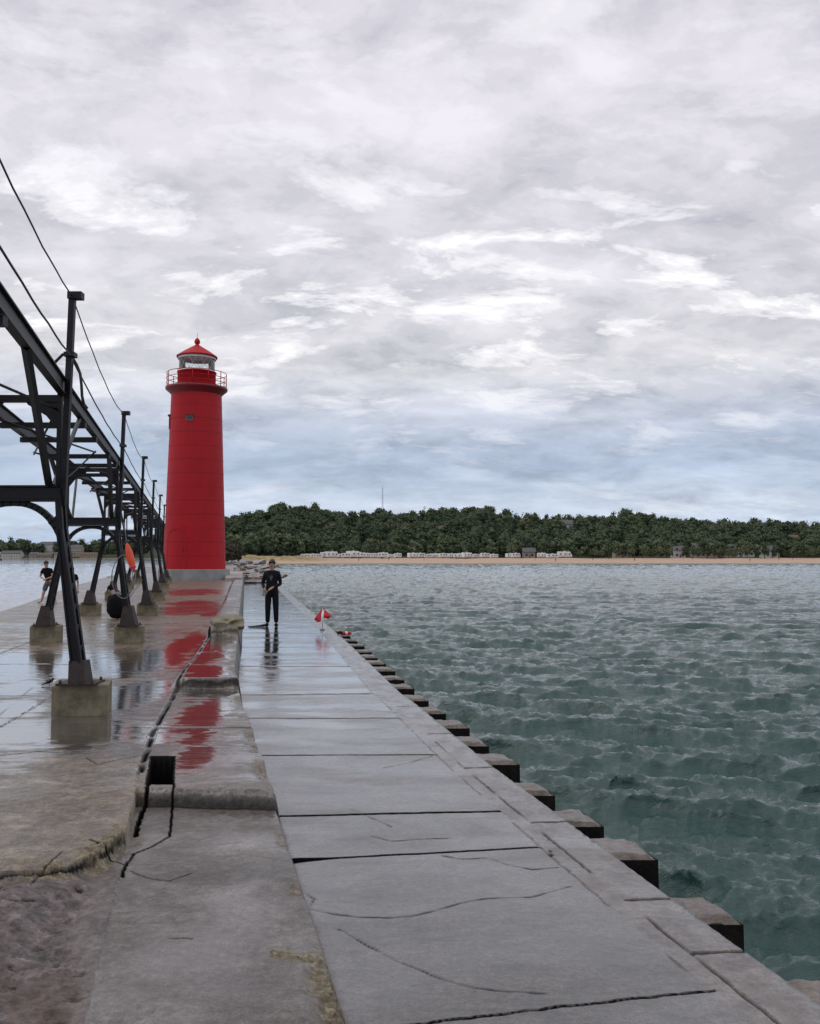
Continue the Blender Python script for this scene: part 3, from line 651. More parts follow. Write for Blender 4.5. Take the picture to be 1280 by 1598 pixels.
# ------------------------------------------------------------------ lake
def build_water():
    rs = np.random.RandomState(7)
    def tilegen(Lt, n, lmin, lmax, peak, rms, wdir, spread, seed, floor=0.05, slope_=3.1):
        rs = np.random.RandomState(seed)
        k = np.fft.fftfreq(n, Lt / n) * 2 * np.pi; KX, KY = np.meshgrid(k, k, indexing='ij'); K = np.hypot(KX, KY); K[0, 0] = 1e9
        kp = 2 * np.pi / peak
        S = np.exp(-1.1 * (kp / K) ** 2) / K ** slope_
        cosw = (KX * wdir[0] + KY * wdir[1]) / K
        S *= (floor + np.abs(cosw) ** spread)
        lam = 2 * np.pi / K; S *= (lam > lmin) * (lam < lmax)
        Hh = (rs.normal(size=(n, n)) + 1j * rs.normal(size=(n, n))) * np.sqrt(S)
        h = np.fft.ifft2(Hh).real; s = rms / h.std(); h *= s
        Dx = np.fft.ifft2(-1j * KX / K * np.fft.fft2(h)).real; Dy = np.fft.ifft2(-1j * KY / K * np.fft.fft2(h)).real
        return h, Dx, Dy
    T1 = (47.0, 1024, tilegen(47.0, 1024, 0.35, 7, 2.3, 0.084, (0.32, 0.947), 8, 1, 0.01, 3.0))
    T2 = (9.7, 512, tilegen(9.7, 512, 0.09, 0.6, 0.40, 0.0130, (0.0, 1.0), 5, 2, 0.03, 2.8))
    T3 = (71.0, 256, tilegen(71.0, 256, 2.2, 18, 6.0, 0.055, (0.7, 0.71), 4, 3))
    def samp(T, X, Y, rot):
        Lt, n, F3 = T; c, s = math.cos(rot), math.sin(rot)
        u = (X * c + Y * s) / Lt * n; v = (-X * s + Y * c) / Lt * n
        u0 = np.floor(u).astype(int); v0 = np.floor(v).astype(int); fu = u - u0; fv = v - v0
        u0 %= n; v0 %= n; u1 = (u0 + 1) % n; v1 = (v0 + 1) % n
        o = [A[u0, v0] * (1 - fu) * (1 - fv) + A[u1, v0] * fu * (1 - fv) + A[u0, v1] * (1 - fu) * fv + A[u1, v1] * fu * fv for A in F3]
        return o[0], o[1] * c - o[2] * s, o[1] * s + o[2] * c
    r = [2.2]
    while r[-1] < 420: r.append(r[-1] * 1.0062)
    while r[-1] < 6000: r.append(r[-1] * 1.03)
    r = np.array(r)
    az = np.concatenate([np.arange(-180, -48, 4), np.arange(-48, -8, 0.2), np.arange(-8, 36, 0.095), np.arange(36, 181, 4)]); az[-1] = 180
    az = np.radians(az); R, A = np.meshgrid(r, az, indexing='ij')
    X = R * np.sin(A); Y = R * np.cos(A)
    h1, x1, y1 = samp(T1, X, Y, 0.0); h2, x2, y2 = samp(T2, X, Y, 0.12); h3, x3, y3 = samp(T3, X, Y, 0.3)
    k1 = 1 / (1 + (np.abs(h1) / 0.16) ** 2); x1, y1 = x1 * k1, y1 * k1; h1 = 0.15 * np.tanh(h1 / 0.15)
    k3 = 1 / (1 + (np.abs(h3) / 0.14) ** 2); x3, y3 = x3 * k3, y3 * k3; h3 = 0.13 * np.tanh(h3 / 0.13)
    gust = 1 + 0.25 * fbm(X * 0.05, Y * 0.05, 3, 5)
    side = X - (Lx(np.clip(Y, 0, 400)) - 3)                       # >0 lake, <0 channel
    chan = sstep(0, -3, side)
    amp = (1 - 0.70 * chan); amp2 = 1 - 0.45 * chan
    shore = np.where(chan < 0.5, sstep(380, 330, Y) * 0.7 + 0.3, 1)
    amp = amp * shore * gust * np.where(R > 600, 0.3, 1)
    fade2 = np.clip(32 / R, 0.12, 1) * (1 + 0.6 * np.exp(-R / 14)) * amp2 * gust
    LAM = -0.74
    P = np.stack([X + LAM * (x1 + x3) * amp - 0.5 * x2 * fade2, Y + LAM * (y1 + y3) * amp - 0.5 * y2 * fade2, ZW + (h1 + h3) * amp + h2 * fade2], -1)
    # foam where crests fold
    def jac(T, X, Y, rot):
        Lt, n, F3 = T; d = Lt / n
        Jx = (np.roll(F3[1], -1, 0) - np.roll(F3[1], 1, 0)) / (2 * d); Jy = (np.roll(F3[2], -1, 1) - np.roll(F3[2], 1, 1)) / (2 * d)
        return samp((Lt, n, (Jx + Jy, Jx, Jy)), X, Y, rot)[0]
    J = 1 + LAM * jac(T1, X, Y, 0.0) * amp - 0.35 * jac(T2, X, Y, 0.12) * fade2 + LAM * jac(T3, X, Y, .3) * amp
    foam = sstep(0.12, -0.15, J) * sstep(0.12, 0.28, (h1 + h3) * amp) * (R < 0) * (1 - chan)
    paler_water = sstep(40, 250, Y) * (1 - chan) * 0.6 + 0.25 * sstep(0, 0.5, fbm(X * 0.06, Y * 0.03, 3, 9)) * (1 - chan)  # lake colour grows paler with distance, and in random patches
    o = link('water', grid_mesh('water', P, dict(foam=foam, channel=chan, paler_water=np.clip(paler_water, 0, 1)), flip=True), M_water)
    tag(o, 'choppy grey green lake water around the pier', kind='structure')
build_water()

# ------------------------------------------------------------------ land
RIDGE = [(-900, 842), (-300, 840), (0, 846), (30, 843), (60, 850), (110, 847), (160, 845), (230, 835), (300, 815), (352, 803), (380, 797), (410, 793), (430, 786), (460, 783), (490, 787), (520, 796), (545, 801), (570, 799), (590, 795), (620, 797), (650, 799), (680, 791),
         (720, 793), (760, 793), (800, 802), (850, 804), (900, 805), (940, 803), (980, 796), (1010, 800), (1040, 807), (1080, 809), (1130, 812), (1180, 813), (1210, 811), (1240, 814), (1280, 817), (1400, 815), (1900, 812), (2600, 820)]
RU = np.array([p[0] for p in RIDGE]); RV = np.array([p[1] for p in RIDGE])
def y_shore(u): return np.interp(u, [-900, 225, 345, 440, 2600], [1050, 1050, 372, 376, 380])
def y_ridge(u): return y_shore(u) + np.interp(u, [0, 230, 350, 2600], [90, 120, 290, 290])
def ground(u, Y):
    ys = y_shore(u); yr = y_ridge(u); d = Y - ys
    tree = np.interp(u, [200, 350], [15.0, 11.0])
    ztop = np.maximum(CZ + (868 - np.interp(u, RU, RV)) / F * yr - tree, 2.0)
    z = ZW + 0.3 * 0 + np.interp(d, [-60, -10, 0, 12, 40, 60, 200], [-3.0, -0.5, 0.02, 0.55, 1.5, 2.3, 2.4])
    hill = sstep(85, 1.0 * 290, d) if False else np.clip((d - np.interp(u, [230, 350], [30, 85])) / (yr - ys - np.interp(u, [230, 350], [30, 85])), 0, 1)
    hill = hill * hill * (3 - 2 * hill) * 0.75 + hill * 0.25
    dune = np.interp(u, [345, 380, 480, 560], [1.0, 1.0, 0.7, 0]) * np.interp(d, [20, 34, 50, 62], [0, 2.6, 2.4, 0]) * (0.7 + 0.6 * fbm(u * 0.05, Y * 0.08, 3, 4))
    return np.where(hill > 0, np.maximum(z, 0.6 + (ztop - 0.9) * hill + 0.3), z) + dune * (d > 0)
def build_land():
    us = np.arange(-900, 2600, 6.0); ds = np.concatenate([np.arange(-60, 90, 2.5), np.arange(90, 420, 7), [500, 800, 1500, 3500]])
    U, D = np.meshgrid(us, ds, indexing='ij'); Yg = y_shore(U) + D; X = (U - 640) / F * Yg
    z = ground(U, Yg); z = np.where(D > 450, z.clip(None, 20), z)
    veg = sstep(62, 75, D + 6 * fbm(U * 0.05, D * 0.05, 3, 7)); dune = np.interp(U, [345, 370, 480, 540], [0, 1, .9, 0]) * sstep(18, 28, D) * (D < 80)
    z = z + 0.4 * fbm(X * 0.05, Yg * 0.05, 3, 6) * sstep(10, 60, D)
    P = np.stack([X, Yg, z], -1)
    t = NT('beach_and_soil'); v = t.attr('veg'); du = t.attr('dune'); w = t.attr('damp')
    c = t.ramp(t.noise(0.25, 6, 0.6, 0, (0.3, 1, 1)), [(0.3, (0.37, 0.25, 0.17)), (0.7, (0.52, 0.38, 0.27))])
    c = t.mix(w, c, (0.22, 0.18, 0.12)); c = t.mix(du, c, t.ramp(t.noise(0.35, 6, 0.7), [(0.38, (0.09, 0.10, 0.03)), (0.55, (0.33, 0.24, 0.10)), (0.7, (0.46, 0.35, 0.17))]))
    c = t.mix(v, c, t.ramp(t.noise(0.1, 6, 0.7), [(0.35, (0.012, 0.022, 0.010)), (0.65, (0.035, 0.05, 0.022))]))
    t.fin(c, 0.9)
    me = grid_mesh('terrain', P, dict(veg=np.where(U < 300, sstep(4, 12, D), veg), dune=dune, damp=sstep(7, 2, D)), flip=True)
    tag(link('terrain', me, t.m), 'sandy beach and wooded hills behind the lake', kind='structure')
build_land()

# foliage
def leaf_mat(name, c1, c2, c3):
    t = NT(name); a = t.attr('tint'); oi = t.n('ShaderNodeObjectInfo')
    f = t.math('FRACT', t.math('ADD', a, oi.outputs['Random']))
    c = t.ramp(f, [(0.0, c1), (0.5, c2), (1.0, c3)])
    c = t.mix(1.0, c, t.ramp(t.noise(0.9, 3), [(0.3, 0.65), (0.7, 1.35)]), 'MULTIPLY')
    return t.fin(c, 0.75, Specular_IOR_Level=0.25)
M_leafd = leaf_mat('dark_foliage', (0.030, 0.052, 0.028), (0.058, 0.088, 0.044), (0.092, 0.114, 0.060))
M_leafl = leaf_mat('light_foliage', (0.075, 0.105, 0.052), (0.110, 0.145, 0.070), (0.150, 0.165, 0.095))
M_leafb = leaf_mat('brown_brush', (0.030, 0.032, 0.022), (0.055, 0.045, 0.032), (0.040, 0.045, 0.025))
M_bark = simple('bark', (0.07, 0.055, 0.04), 0.9)

def crown_arrays(rng, R, H, nleaf=170, leaf=0.95, nb=6):
    """leaf clump quads over several lobes + inner dark mass; returns V(n,3), F(m,4), centred on the tree base"""
    V = []; Fc = []; T = []
    lobes = []
    for i in range(nb):
        a = rng.uniform(0, 2 * np.pi); rr = R * rng.uniform(0, 0.55); zz = H * rng.uniform(0.38, 0.82)
        lobes.append((rr * np.cos(a), rr * np.sin(a), zz, R * rng.uniform(0.38, 0.62), rng.uniform(0, 1)))
    lobes.append((0, 0, H * 0.85, R * 0.42, 0.5)); lobes.append((0, 0, H * 0.5, R * 0.72, 0.4))
    per = max(6, nleaf // len(lobes))
    for lx, ly, lz, lr, tn in lobes:
        # core octahedral lump
        n0 = len(V); s = lr * 0.70
        for p in ((s, 0, 0), (0, s, 0), (-s, 0, 0), (0, -s, 0), (0, 0, s), (0, 0, -s)): V.append((lx + p[0], ly + p[1], lz + p[2])); T.append(tn)
        for f in ((0, 1, 4), (1, 2, 4), (2, 3, 4), (3, 0, 4), (1, 0, 5), (2, 1, 5), (3, 2, 5), (0, 3, 5)): Fc.append((n0 + f[0], n0 + f[1], n0 + f[2], n0 + f[2]))
        for k in range(per):
            d = rng.normal(size=3); d /= np.linalg.norm(d); p = np.array((lx, ly, lz)) + d * lr * rng.uniform(0.75, 1.12) * np.array((1, 1, 0.85))
            nrm = d + rng.normal(size=3) * 0.45; nrm /= np.linalg.norm(nrm)
            a = np.cross(nrm, rng.normal(size=3)); a /= np.linalg.norm(a); b = np.cross(nrm, a); sz = leaf * rng.uniform(0.45, 1.0) * 0.5
            n0 = len(V)
            for sa, sb in ((-1, -0.8), (1, -0.6), (0.9, 1), (-0.7, 0.8)): V.append(tuple(p + a * sa * sz + b * sb * sz)); T.append(tn + rng.uniform(-.12, .12))
            Fc.append((n0, n0 + 1, n0 + 2, n0 + 3))
    return np.array(V), Fc, np.array(T)
def arr_mesh(name, V, Fc, T):
    me = bpy.data.meshes.new(name); me.from_pydata([tuple(v) for v in V], [], [f if f[2] != f[3] else f[:3] for f in Fc])
    a = me.attributes.new('tint', 'FLOAT', 'POINT'); a.data.foreach_set('value', np.asarray(T, np.float32)); me.update(); return me
def trunk_mesh(h, r, rng):
    mb = MB(); mb.tube([(0, 0, -0.6), (rng.uniform(-.1, .1), 0, h * 0.35), (rng.uniform(-.2, .2), rng.uniform(-.2, .2), h * 0.75)], [r, r * 0.75, r * 0.3], 6)
    for k in range(3):
        a = rng.uniform(0, 6.28); mb.tube([(0, 0, h * 0.35), (math.cos(a) * h * .18, math.sin(a) * h * .18, h * 0.62)], [r * 0.45, r * 0.15], 5)
    return mb.mesh('trunk')

def build_forest():
    rng = np.random.RandomState(11)
    # individual trees of the front rows
    variants = []
    for i in range(5):
        V, Fc, T = crown_arrays(rng, 3.6 * rng.uniform(.85, 1.2), 9.0, 260, 0.95, 7)
        variants.append((arr_mesh('crown', V, Fc, T), trunk_mesh(9.0, 0.22, rng)))
        variants[-1][0].materials.append(M_leafl); variants[-1][1].materials.append(M_bark)
    variants_d = []
    for cm, tm in variants:
        c2 = cm.copy(); c2.materials[0] = M_leafd; variants_d.append((c2, tm))
    def tree(u, Y, s, vi, dark, label, group):
        X = (u - 640) / F * Y; z = float(ground(np.array(float(u)), np.array(float(Y)))) 
        cm, tm = (variants_d if dark else variants)[vi]
        r = empty('tree', (X, Y, z - 0.3), rng.uniform(0, 6.28), label, 'tree', group); r.scale = (s * rng.uniform(.9, 1.25), s * rng.uniform(.9, 1.25), s * rng.uniform(.9, 1.1))
        o = link('crown', cm, None, r); link('trunk', tm, None, r)
    # light trees behind the beach (right shore)
    for i in range(95):
        u = 352 + (1330 - 352) * (i + rng.uniform(-.4, .4)) / 95
        if 460 < u < 900: Y = 452 + rng.uniform(4, 30); s = rng.uniform(.6, 1.2)
        elif u >= 900: Y = 430 + rng.uniform(0, 30); s = rng.uniform(.5, 1.1)
        else: Y = 440 + rng.uniform(5, 50); s = rng.uniform(.6, 1.05)
        if u < 460: s = rng.uniform(1.0, 1.5); Y = 440 + rng.uniform(15, 50)
        dk = rng.rand() < 0.30
        sec = ['just right of the lighthouse', 'behind the yellow dune grass', 'behind the left end of the camper row', 'behind the campers below the tall mast', 'behind the middle of the camper row', 'behind the right half of the camper row', 'beside the small tan house at the right end of the campers', 'above the open beach right of the campers', 'between the narrow tan cottage and the beach hut', 'beside the tan house right of the beach', 'by the long low white building', 'near the small white cottage at the right', 'at the right edge of the photo'][int(np.searchsorted([390, 450, 540, 620, 700, 790, 850, 930, 1040, 1120, 1180, 1240], u))]
        tree(u, Y, s, rng.randint(5), dk, '%s %s tree %s' % (('wide' if s > 1.0 else 'small'), ('dark green' if dk else 'pale green'), sec), 'trees at the foot of the hill behind the beach')
    for i in range(48):
        u = -90 + 330 * (i + rng.uniform(-.4, .4)) / 48; Y = 1050 + rng.uniform(35, 90)
        s = rng.uniform(1.2, 2.1)
        dk = rng.rand() < 0.55
        sec = ['left of the long boathouse', 'above the long white boathouse', 'beside the large white building', 'right of the near trestle leg', 'behind the second trestle', 'between the trestles and the lighthouse'][int(np.searchsorted([5, 50, 95, 140, 190], u))]
        tree(u, Y, s, rng.randint(5), dk, '%s %s tree across the channel %s' % (('tall' if s > 1.65 else 'low'), ('dark' if dk else 'pale'), sec), 'trees on the far channel shore')
    # the wood itself: one mass
    base = [crown_arrays(rng, 5.2 * rng.uniform(.8, 1.15), 11.0, 260, 1.1, 7) for _ in range(6)]
    AV = []; AF3 = []; AF4 = []; AT = []; off = 0; AF = []
    pts = []
    for i in range(2600):
        u = rng.uniform(340, 1480); f = rng.uniform(0, 1) ** 0.9; Y = y_shore(u) + 88 + f * (y_ridge(u) - y_shore(u) - 88 + 25)
        pts.append((u, Y, 1.0))
    for i in range(140):
        u = 340 + 960 * i / 140 + rng.uniform(-3, 3); pts.append((u, float(y_ridge(u)) + rng.uniform(-6, 6), rng.uniform(.85, 1.12)))
    for i in range(520):
        u = rng.uniform(-200, 345); Y = y_shore(u) + rng.uniform(50, 190); pts.append((u, Y, rng.uniform(1.2, 1.75)))
    for u, Y, k in pts:
        V, Fc, T = base[rng.randint(6)]; a = rng.uniform(0, 6.28); c, s = math.cos(a), math.sin(a)
        sc = k * rng.choice([.55, .7, .8, .9, 1.08]) * rng.uniform(.85, 1.1); sz = sc * rng.uniform(.85, 1.15)
        X = (u - 640) / F * Y; z = float(ground(np.array(u), np.array(Y))) - 1.0
        W = np.stack([(V[:, 0] * c - V[:, 1] * s) * sc + X, (V[:, 0] * s + V[:, 1] * c) * sc + Y, V[:, 2] * sz + z], -1)
        AV.append(W); AT.append(np.clip(0.45 + 0.9 * float(fbm(np.array(u * 0.02), np.array(Y * 0.03), 3, 3)) + 0.35 * T + rng.uniform(-.25, .25), 0.01, 0.98)); AF += [tuple(x + off for x in f) for f in Fc]; off += len(V)
    me = arr_mesh('forest', np.concatenate(AV), AF, np.concatenate(AT)); o = link('forest', me, M_leafd)
    tag(o, 'dark green wood covering the hills behind the beach', 'forest', kind='stuff')
    # dark bushes just right of the lighthouse, on the pier root
    for i in range(9):
        V, Fc, T = crown_arrays(rng, 1.3, 2.2, 220, 0.30, 6)
        Y = 150 + i * 9 + rng.uniform(-3, 3); u = 345 + i * 3.4 + rng.uniform(-2, 2)
        b = link('bush', arr_mesh('bush', V, Fc, T), M_leafb, None, ((u - 640) / F * Y, Y, 0.1)); s = 2.1 * rng.uniform(.75, 1.15) * Y / 180; b.scale = (s, s, s)
        tag(b, 'dark brown leafless looking bush on the pier root right of the lighthouse', 'bush', 'bushes beside the lighthouse')
build_forest()

# ------------------------------------------------------------------ houses, campers, masts, rocks
M_glass = simple('window_glass', (0.03, 0.035, 0.04), 0.15, 0.1)
M_roof = [simple('grey_shingle', (0.10, 0.10, 0.105), 0.8), simple('brown_shingle', (0.14, 0.09, 0.06), 0.8)]
M_wall = [simple('white_siding', (0.52, 0.52, 0.50), 0.7, .1), simple('tan_siding', (0.34, 0.30, 0.24), 0.7, .1), simple('grey_siding', (0.24, 0.25, 0.26), 0.7, .1), simple('brown_siding', (0.20, 0.13, 0.09), 0.7, .1)]
def house(u, Y, w, d, h, wi, ri, label, lift=0.0, rz=0.0):
    X = (u - 640) / F * Y; z = float(ground(np.array(float(u)), np.array(float(Y)))) + lift
    r = empty('house', (X, Y, z), rz, label, 'house', 'houses on the shore')
    MB().box((0, 0, h / 2 - 1.5), (w, d, h + 3)).build('wall', M_wall[wi], r)
    rf = MB(); e = 0.5; rh = d * 0.32
    rf.add([(-w / 2 - e, -d / 2 - e, h - .2), (w / 2 + e, -d / 2 - e, h - .2), (w / 2 + e, 0, h + rh), (-w / 2 - e, 0, h + rh), (-w / 2 - e, d / 2 + e, h - .2), (w / 2 + e, d / 2 + e, h - .2),
            (-w / 2 - e, -d / 2 - e, h), (w / 2 + e, -d / 2 - e, h), (w / 2 + e, 0, h + rh + .2), (-w / 2 - e, 0, h + rh + .2), (-w / 2 - e, d / 2 + e, h), (w / 2 + e, d / 2 + e, h)],
           [(0, 3, 2, 1), (3, 4, 5, 2), (6, 7, 8, 9), (9, 8, 11, 10), (0, 1, 7, 6), (5, 4, 10, 11), (1, 2, 8, 7), (2, 5, 11, 8), (3, 0, 6, 9), (4, 3, 9, 10)])
    rfo = rf.build('roof', M_roof[ri], r)
    MB().box((w * 0.22, d * 0.1, h + rh * 0.9), (0.8, 0.8, 1.8)).build('chimney', M_wall[3], rfo)
    g = MB(); g.add([(-w / 2 + .02, -d / 2, h - .2), (-w / 2 + .02, 0, h + rh - .25), (-w / 2 + .02, d / 2, h - .2)], [(0, 1, 2)]); g.add([(w / 2 - .02, -d / 2, h - .2), (w / 2 - .02, 0, h + rh - .25), (w / 2 - .02, d / 2, h - .2)], [(0, 2, 1)])
    g.build('gable', M_wall[wi], r)
    n = max(2, int(w / 3)); st = 1 if h < 4 else 2
    for s in range(st):
        for i in range(n): MB().box((-w / 2 + (i + .5) * w / n, -d / 2 - 0.03, 1.6 + s * 2.8), (1.1, 0.08, 1.2)).build('window', M_glass, r)
    MB().box((w * 0.05, -d / 2 - 0.05, 1.0), (0.95, 0.10, 2.0)).build('door', M_wall[3], r)
HS = [(825, 458, 6, 6, 3.2, 1, 0, 'small tan house with grey roof behind the white campers'), (880, 620, 11, 9, 6, 0, 0, 'white gabled house high on the wooded hill above the beach'),
      (808, 640, 9, 8, 5, 1, 1, 'small tan house on the wooded hilltop'), (1098, 470, 12, 8, 5, 1, 0, 'tan house with grey roof among trees right of the beach'),
      (1150, 480, 16, 8, 4, 0, 0, 'long low white building among trees above the beach'), (1228, 560, 13, 8, 4, 2, 1, 'wide grey house on the slope at the right'),
      (697, 560, 10, 8, 5, 0, 1, 'white house with brown roof halfway up the wooded hill'), (1200, 470, 8, 7, 4, 0, 0, 'small white cottage by the beach at the right'),
      (968, 460, 7, 7, 5, 1, 1, 'narrow tan cottage among pale green trees behind the beach'), (1058, 452, 6, 6, 4, 0, 0, 'small white beach hut by the trees')]
for a in HS: house(*a)
HL = [(20, 1075, 24, 10, 5, 0, 0, 'long white boathouse on the far channel shore'), (55, 1072, 10, 9, 4, 1, 0, 'tan house beside the long boathouse across the channel'), (40, 1110, 14, 10, 11, 2, 1, 'grey house on the rise across the channel'),
      (82, 1100, 26, 12, 13, 0, 0, 'large white building with broad roof behind the near trestle leg'), (72, 1070, 16, 8, 3.5, 2, 1, 'low grey shed on the far channel shore'), (118, 1085, 18, 10, 9, 1, 0, 'tan gabled house across the channel right of the near trestle leg'),
      (98, 1072, 16, 9, 4, 0, 1, 'low white house with brown roof across the channel'), (140, 1070, 20, 9, 4, 1, 1, 'low tan building at the water across the channel')]
for a in HL: house(*a)

def campers():
    rng = random.Random(3)
    def mk(kind):
        r = empty('camper', (0, 0, 0), 0, 'white camper', 'camper', 'white campers parked in a row behind the beach'); w = (7.2, 8.6, 6.4)[kind]; h = (2.7, 3.0, 2.6)[kind]
        b = MB()
        pr = [(-w / 2, 0.55), (w / 2 - 0.1, 0.55), (w / 2, 1.2), (w / 2 - (0.2, 1.3, 0.5)[kind], h), (-w / 2 + 0.25, h), (-w / 2, h - 0.4)]
        n = len(pr); b.add([(x, -1.2, z) for x, z in pr] + [(x, 1.2, z) for x, z in pr], [tuple(range(n))[::-1], tuple(range(n, 2 * n))] + [(i, (i + 1) % n, n + (i + 1) % n, n + i) for i in range(n)])
        b.build('body', M_white, r)
        MB().box((w * 0.02, -1.22, 1.0), (w * 0.85, 0.05, 0.22)).build('stripe', M_wall[2 + kind % 2], r)
        for x in (-w * 0.3, 0.02 * w, w * 0.32): MB().box((x, -1.23, 1.85), (0.95, 0.06, 0.6)).build('window', M_glass, r)
        MB().box((w * 0.17, -1.23, 1.5), (0.65, 0.05, 1.8)).build('door', M_wall[0], r)
        for x in (-w * 0.12, -w * 0.02): MB().tube([(x, -1.15, 0.36), (x, 1.15, 0.36)], 0.36, 12).build('wheel', M_steel, r)
        MB().box((0, 0, h + 0.15), (1.0, 0.9, 0.3)).build('roof_unit', M_wall[0], r)
        return r
    protos = [mk(0), mk(1), mk(2)]; used = [False] * 3
    us = [478, 488, 497, 508, 519, 530, 541, 552, 563, 574, 585, 598, 609, 621, 645, 656, 668, 680, 692, 705, 717, 729, 742, 757, 770, 796, 805, 846, 862, 881]
    for i, u in enumerate(us):
        k = rng.randrange(3)
        o = protos[k] if not used[k] else copy_tree(protos[k]); used[k] = True
        Y = 438 + rng.uniform(-4, 6); z = float(ground(np.array(float(u)), np.array(Y)))
        o.location = ((u - 640) / F * Y, Y, z - 0.05); o.rotation_euler.z = rng.choice([0, math.pi]) * 0 + rng.uniform(-.5, .5); NO = 'first second third fourth fifth sixth seventh eighth ninth tenth eleventh twelfth thirteenth fourteenth fifteenth'.split(); o['label'] = ('white camper, %s from the left end of the row behind the beach' % NO[i] if i < 15 else 'white camper, %s from the right end of the row behind the beach' % NO[len(us) - 1 - i])
        s = rng.uniform(.8, 1.05); o.scale = (s * rng.uniform(.6, .85), s, s * rng.uniform(.8, 1.15))
    for p, f in zip(protos, used):
        if not f: bpy.data.objects.remove(p)
campers()

def masts():
    Y = 680; p = atY(597, 795, Y); q = atY(597, 761, Y)
    r = empty('antenna_mast', (p.x, Y, p.z - 8), 0, 'thin grey lattice mast on the hilltop above the trees', 'mast')
    h = q.z - p.z + 8; m = MB()
    for a in range(3): m.tube([(0.7 * math.cos(a * 2.09), 0.7 * math.sin(a * 2.09), 0), (0.35 * math.cos(a * 2.09), 0.35 * math.sin(a * 2.09), h)], 0.10, 5)
    for i in range(14):
        z0, z1 = h * i / 14, h * (i + 1) / 14; c = 0.7 - 0.35 * i / 14
        for a in range(3): m.tube([(c * math.cos(a * 2.09), c * math.sin(a * 2.09), z0), (c * math.cos((a + 1) * 2.09), c * math.sin((a + 1) * 2.09), z1)], 0.05, 4)
    m.build('lattice', simple('mast_grey', (0.25, 0.26, 0.28), 0.5), r)
    MB().tube([(0, 0, h), (0, 0, h + 2)], 0.06, 5).build('tip', M_steel, r)
    p = atY(663, 797, 690)
    r = empty('light_pole', (p.x, 690, p.z - 6), 0, 'short pole with two cross arms on the hilltop right of the mast', 'pole')
    MB().tube([(0, 0, 0), (0, 0, 9.5)], 0.16, 6).build('pole', M_bark, r); MB().box((0, 0, 8.9), (3.2, .2, .25)).box((0, 0, 7.9), (2.6, .2, .25)).build('cross_arm', M_bark, r)
masts()

def rocks():
    rng = random.Random(8)
    specs = [(374, 899, 0.9, 64, .5), (383, 893, 1.0, 70, .5), (390, 898, 1.1, 66, .45), (398, 899, 0.8, 64, .3), (405, 877, 2.6, 118, .9), (392, 884, 1.4, 80, .6), (381, 886, 1.2, 84, .6), (372, 888, 1.2, 84, .6), (376, 880, 1.6, 100, .9), (387, 877, 1.5, 110, .8),
             (414, 885, 1.5, 84, .5), (420, 890, 1.2, 72, .4), (411, 891, 0.8, 72, .35), (402, 888, 1.0, 78, .4), (430, 883, 1.8, 95, .5), (424, 880, 1.8, 110, .6)]
    for i in range(5):
        Y = 66 + (i ** 1.35) * 1.1; t = rng.uniform(-3.2, 3.0); specs.append(((float(Lx(Y)) + t) / Y * F + 640, None, rng.uniform(.7, 1.4) * (1 + Y / 250), Y, rng.uniform(.4, .7)))
    for u, v, s, Y, h in specs:
        X = (u - 640) / F * Y; zc = 0.35 if v is None else max(ZW, CZ - (v - 868) / F * Y)
        s *= .52; h *= .42; m = MB(); m.blob((0, 0, 0), (s * 0.75, s * 0.6, h * 0.75), 3, 0.55, rng, freq=1.5, smooth=False)
        o = m.build('boulder', M_rock, None, (X, Y, zc - 0.05)); o.rotation_euler = (rng.uniform(-.2, .2), rng.uniform(-.2, .2), rng.uniform(-.5, .5))
        tag(o, 'pale riprap boulder piled on the pier beyond the walkway', 'boulder', 'pale boulders beyond the walkway')
rocks()

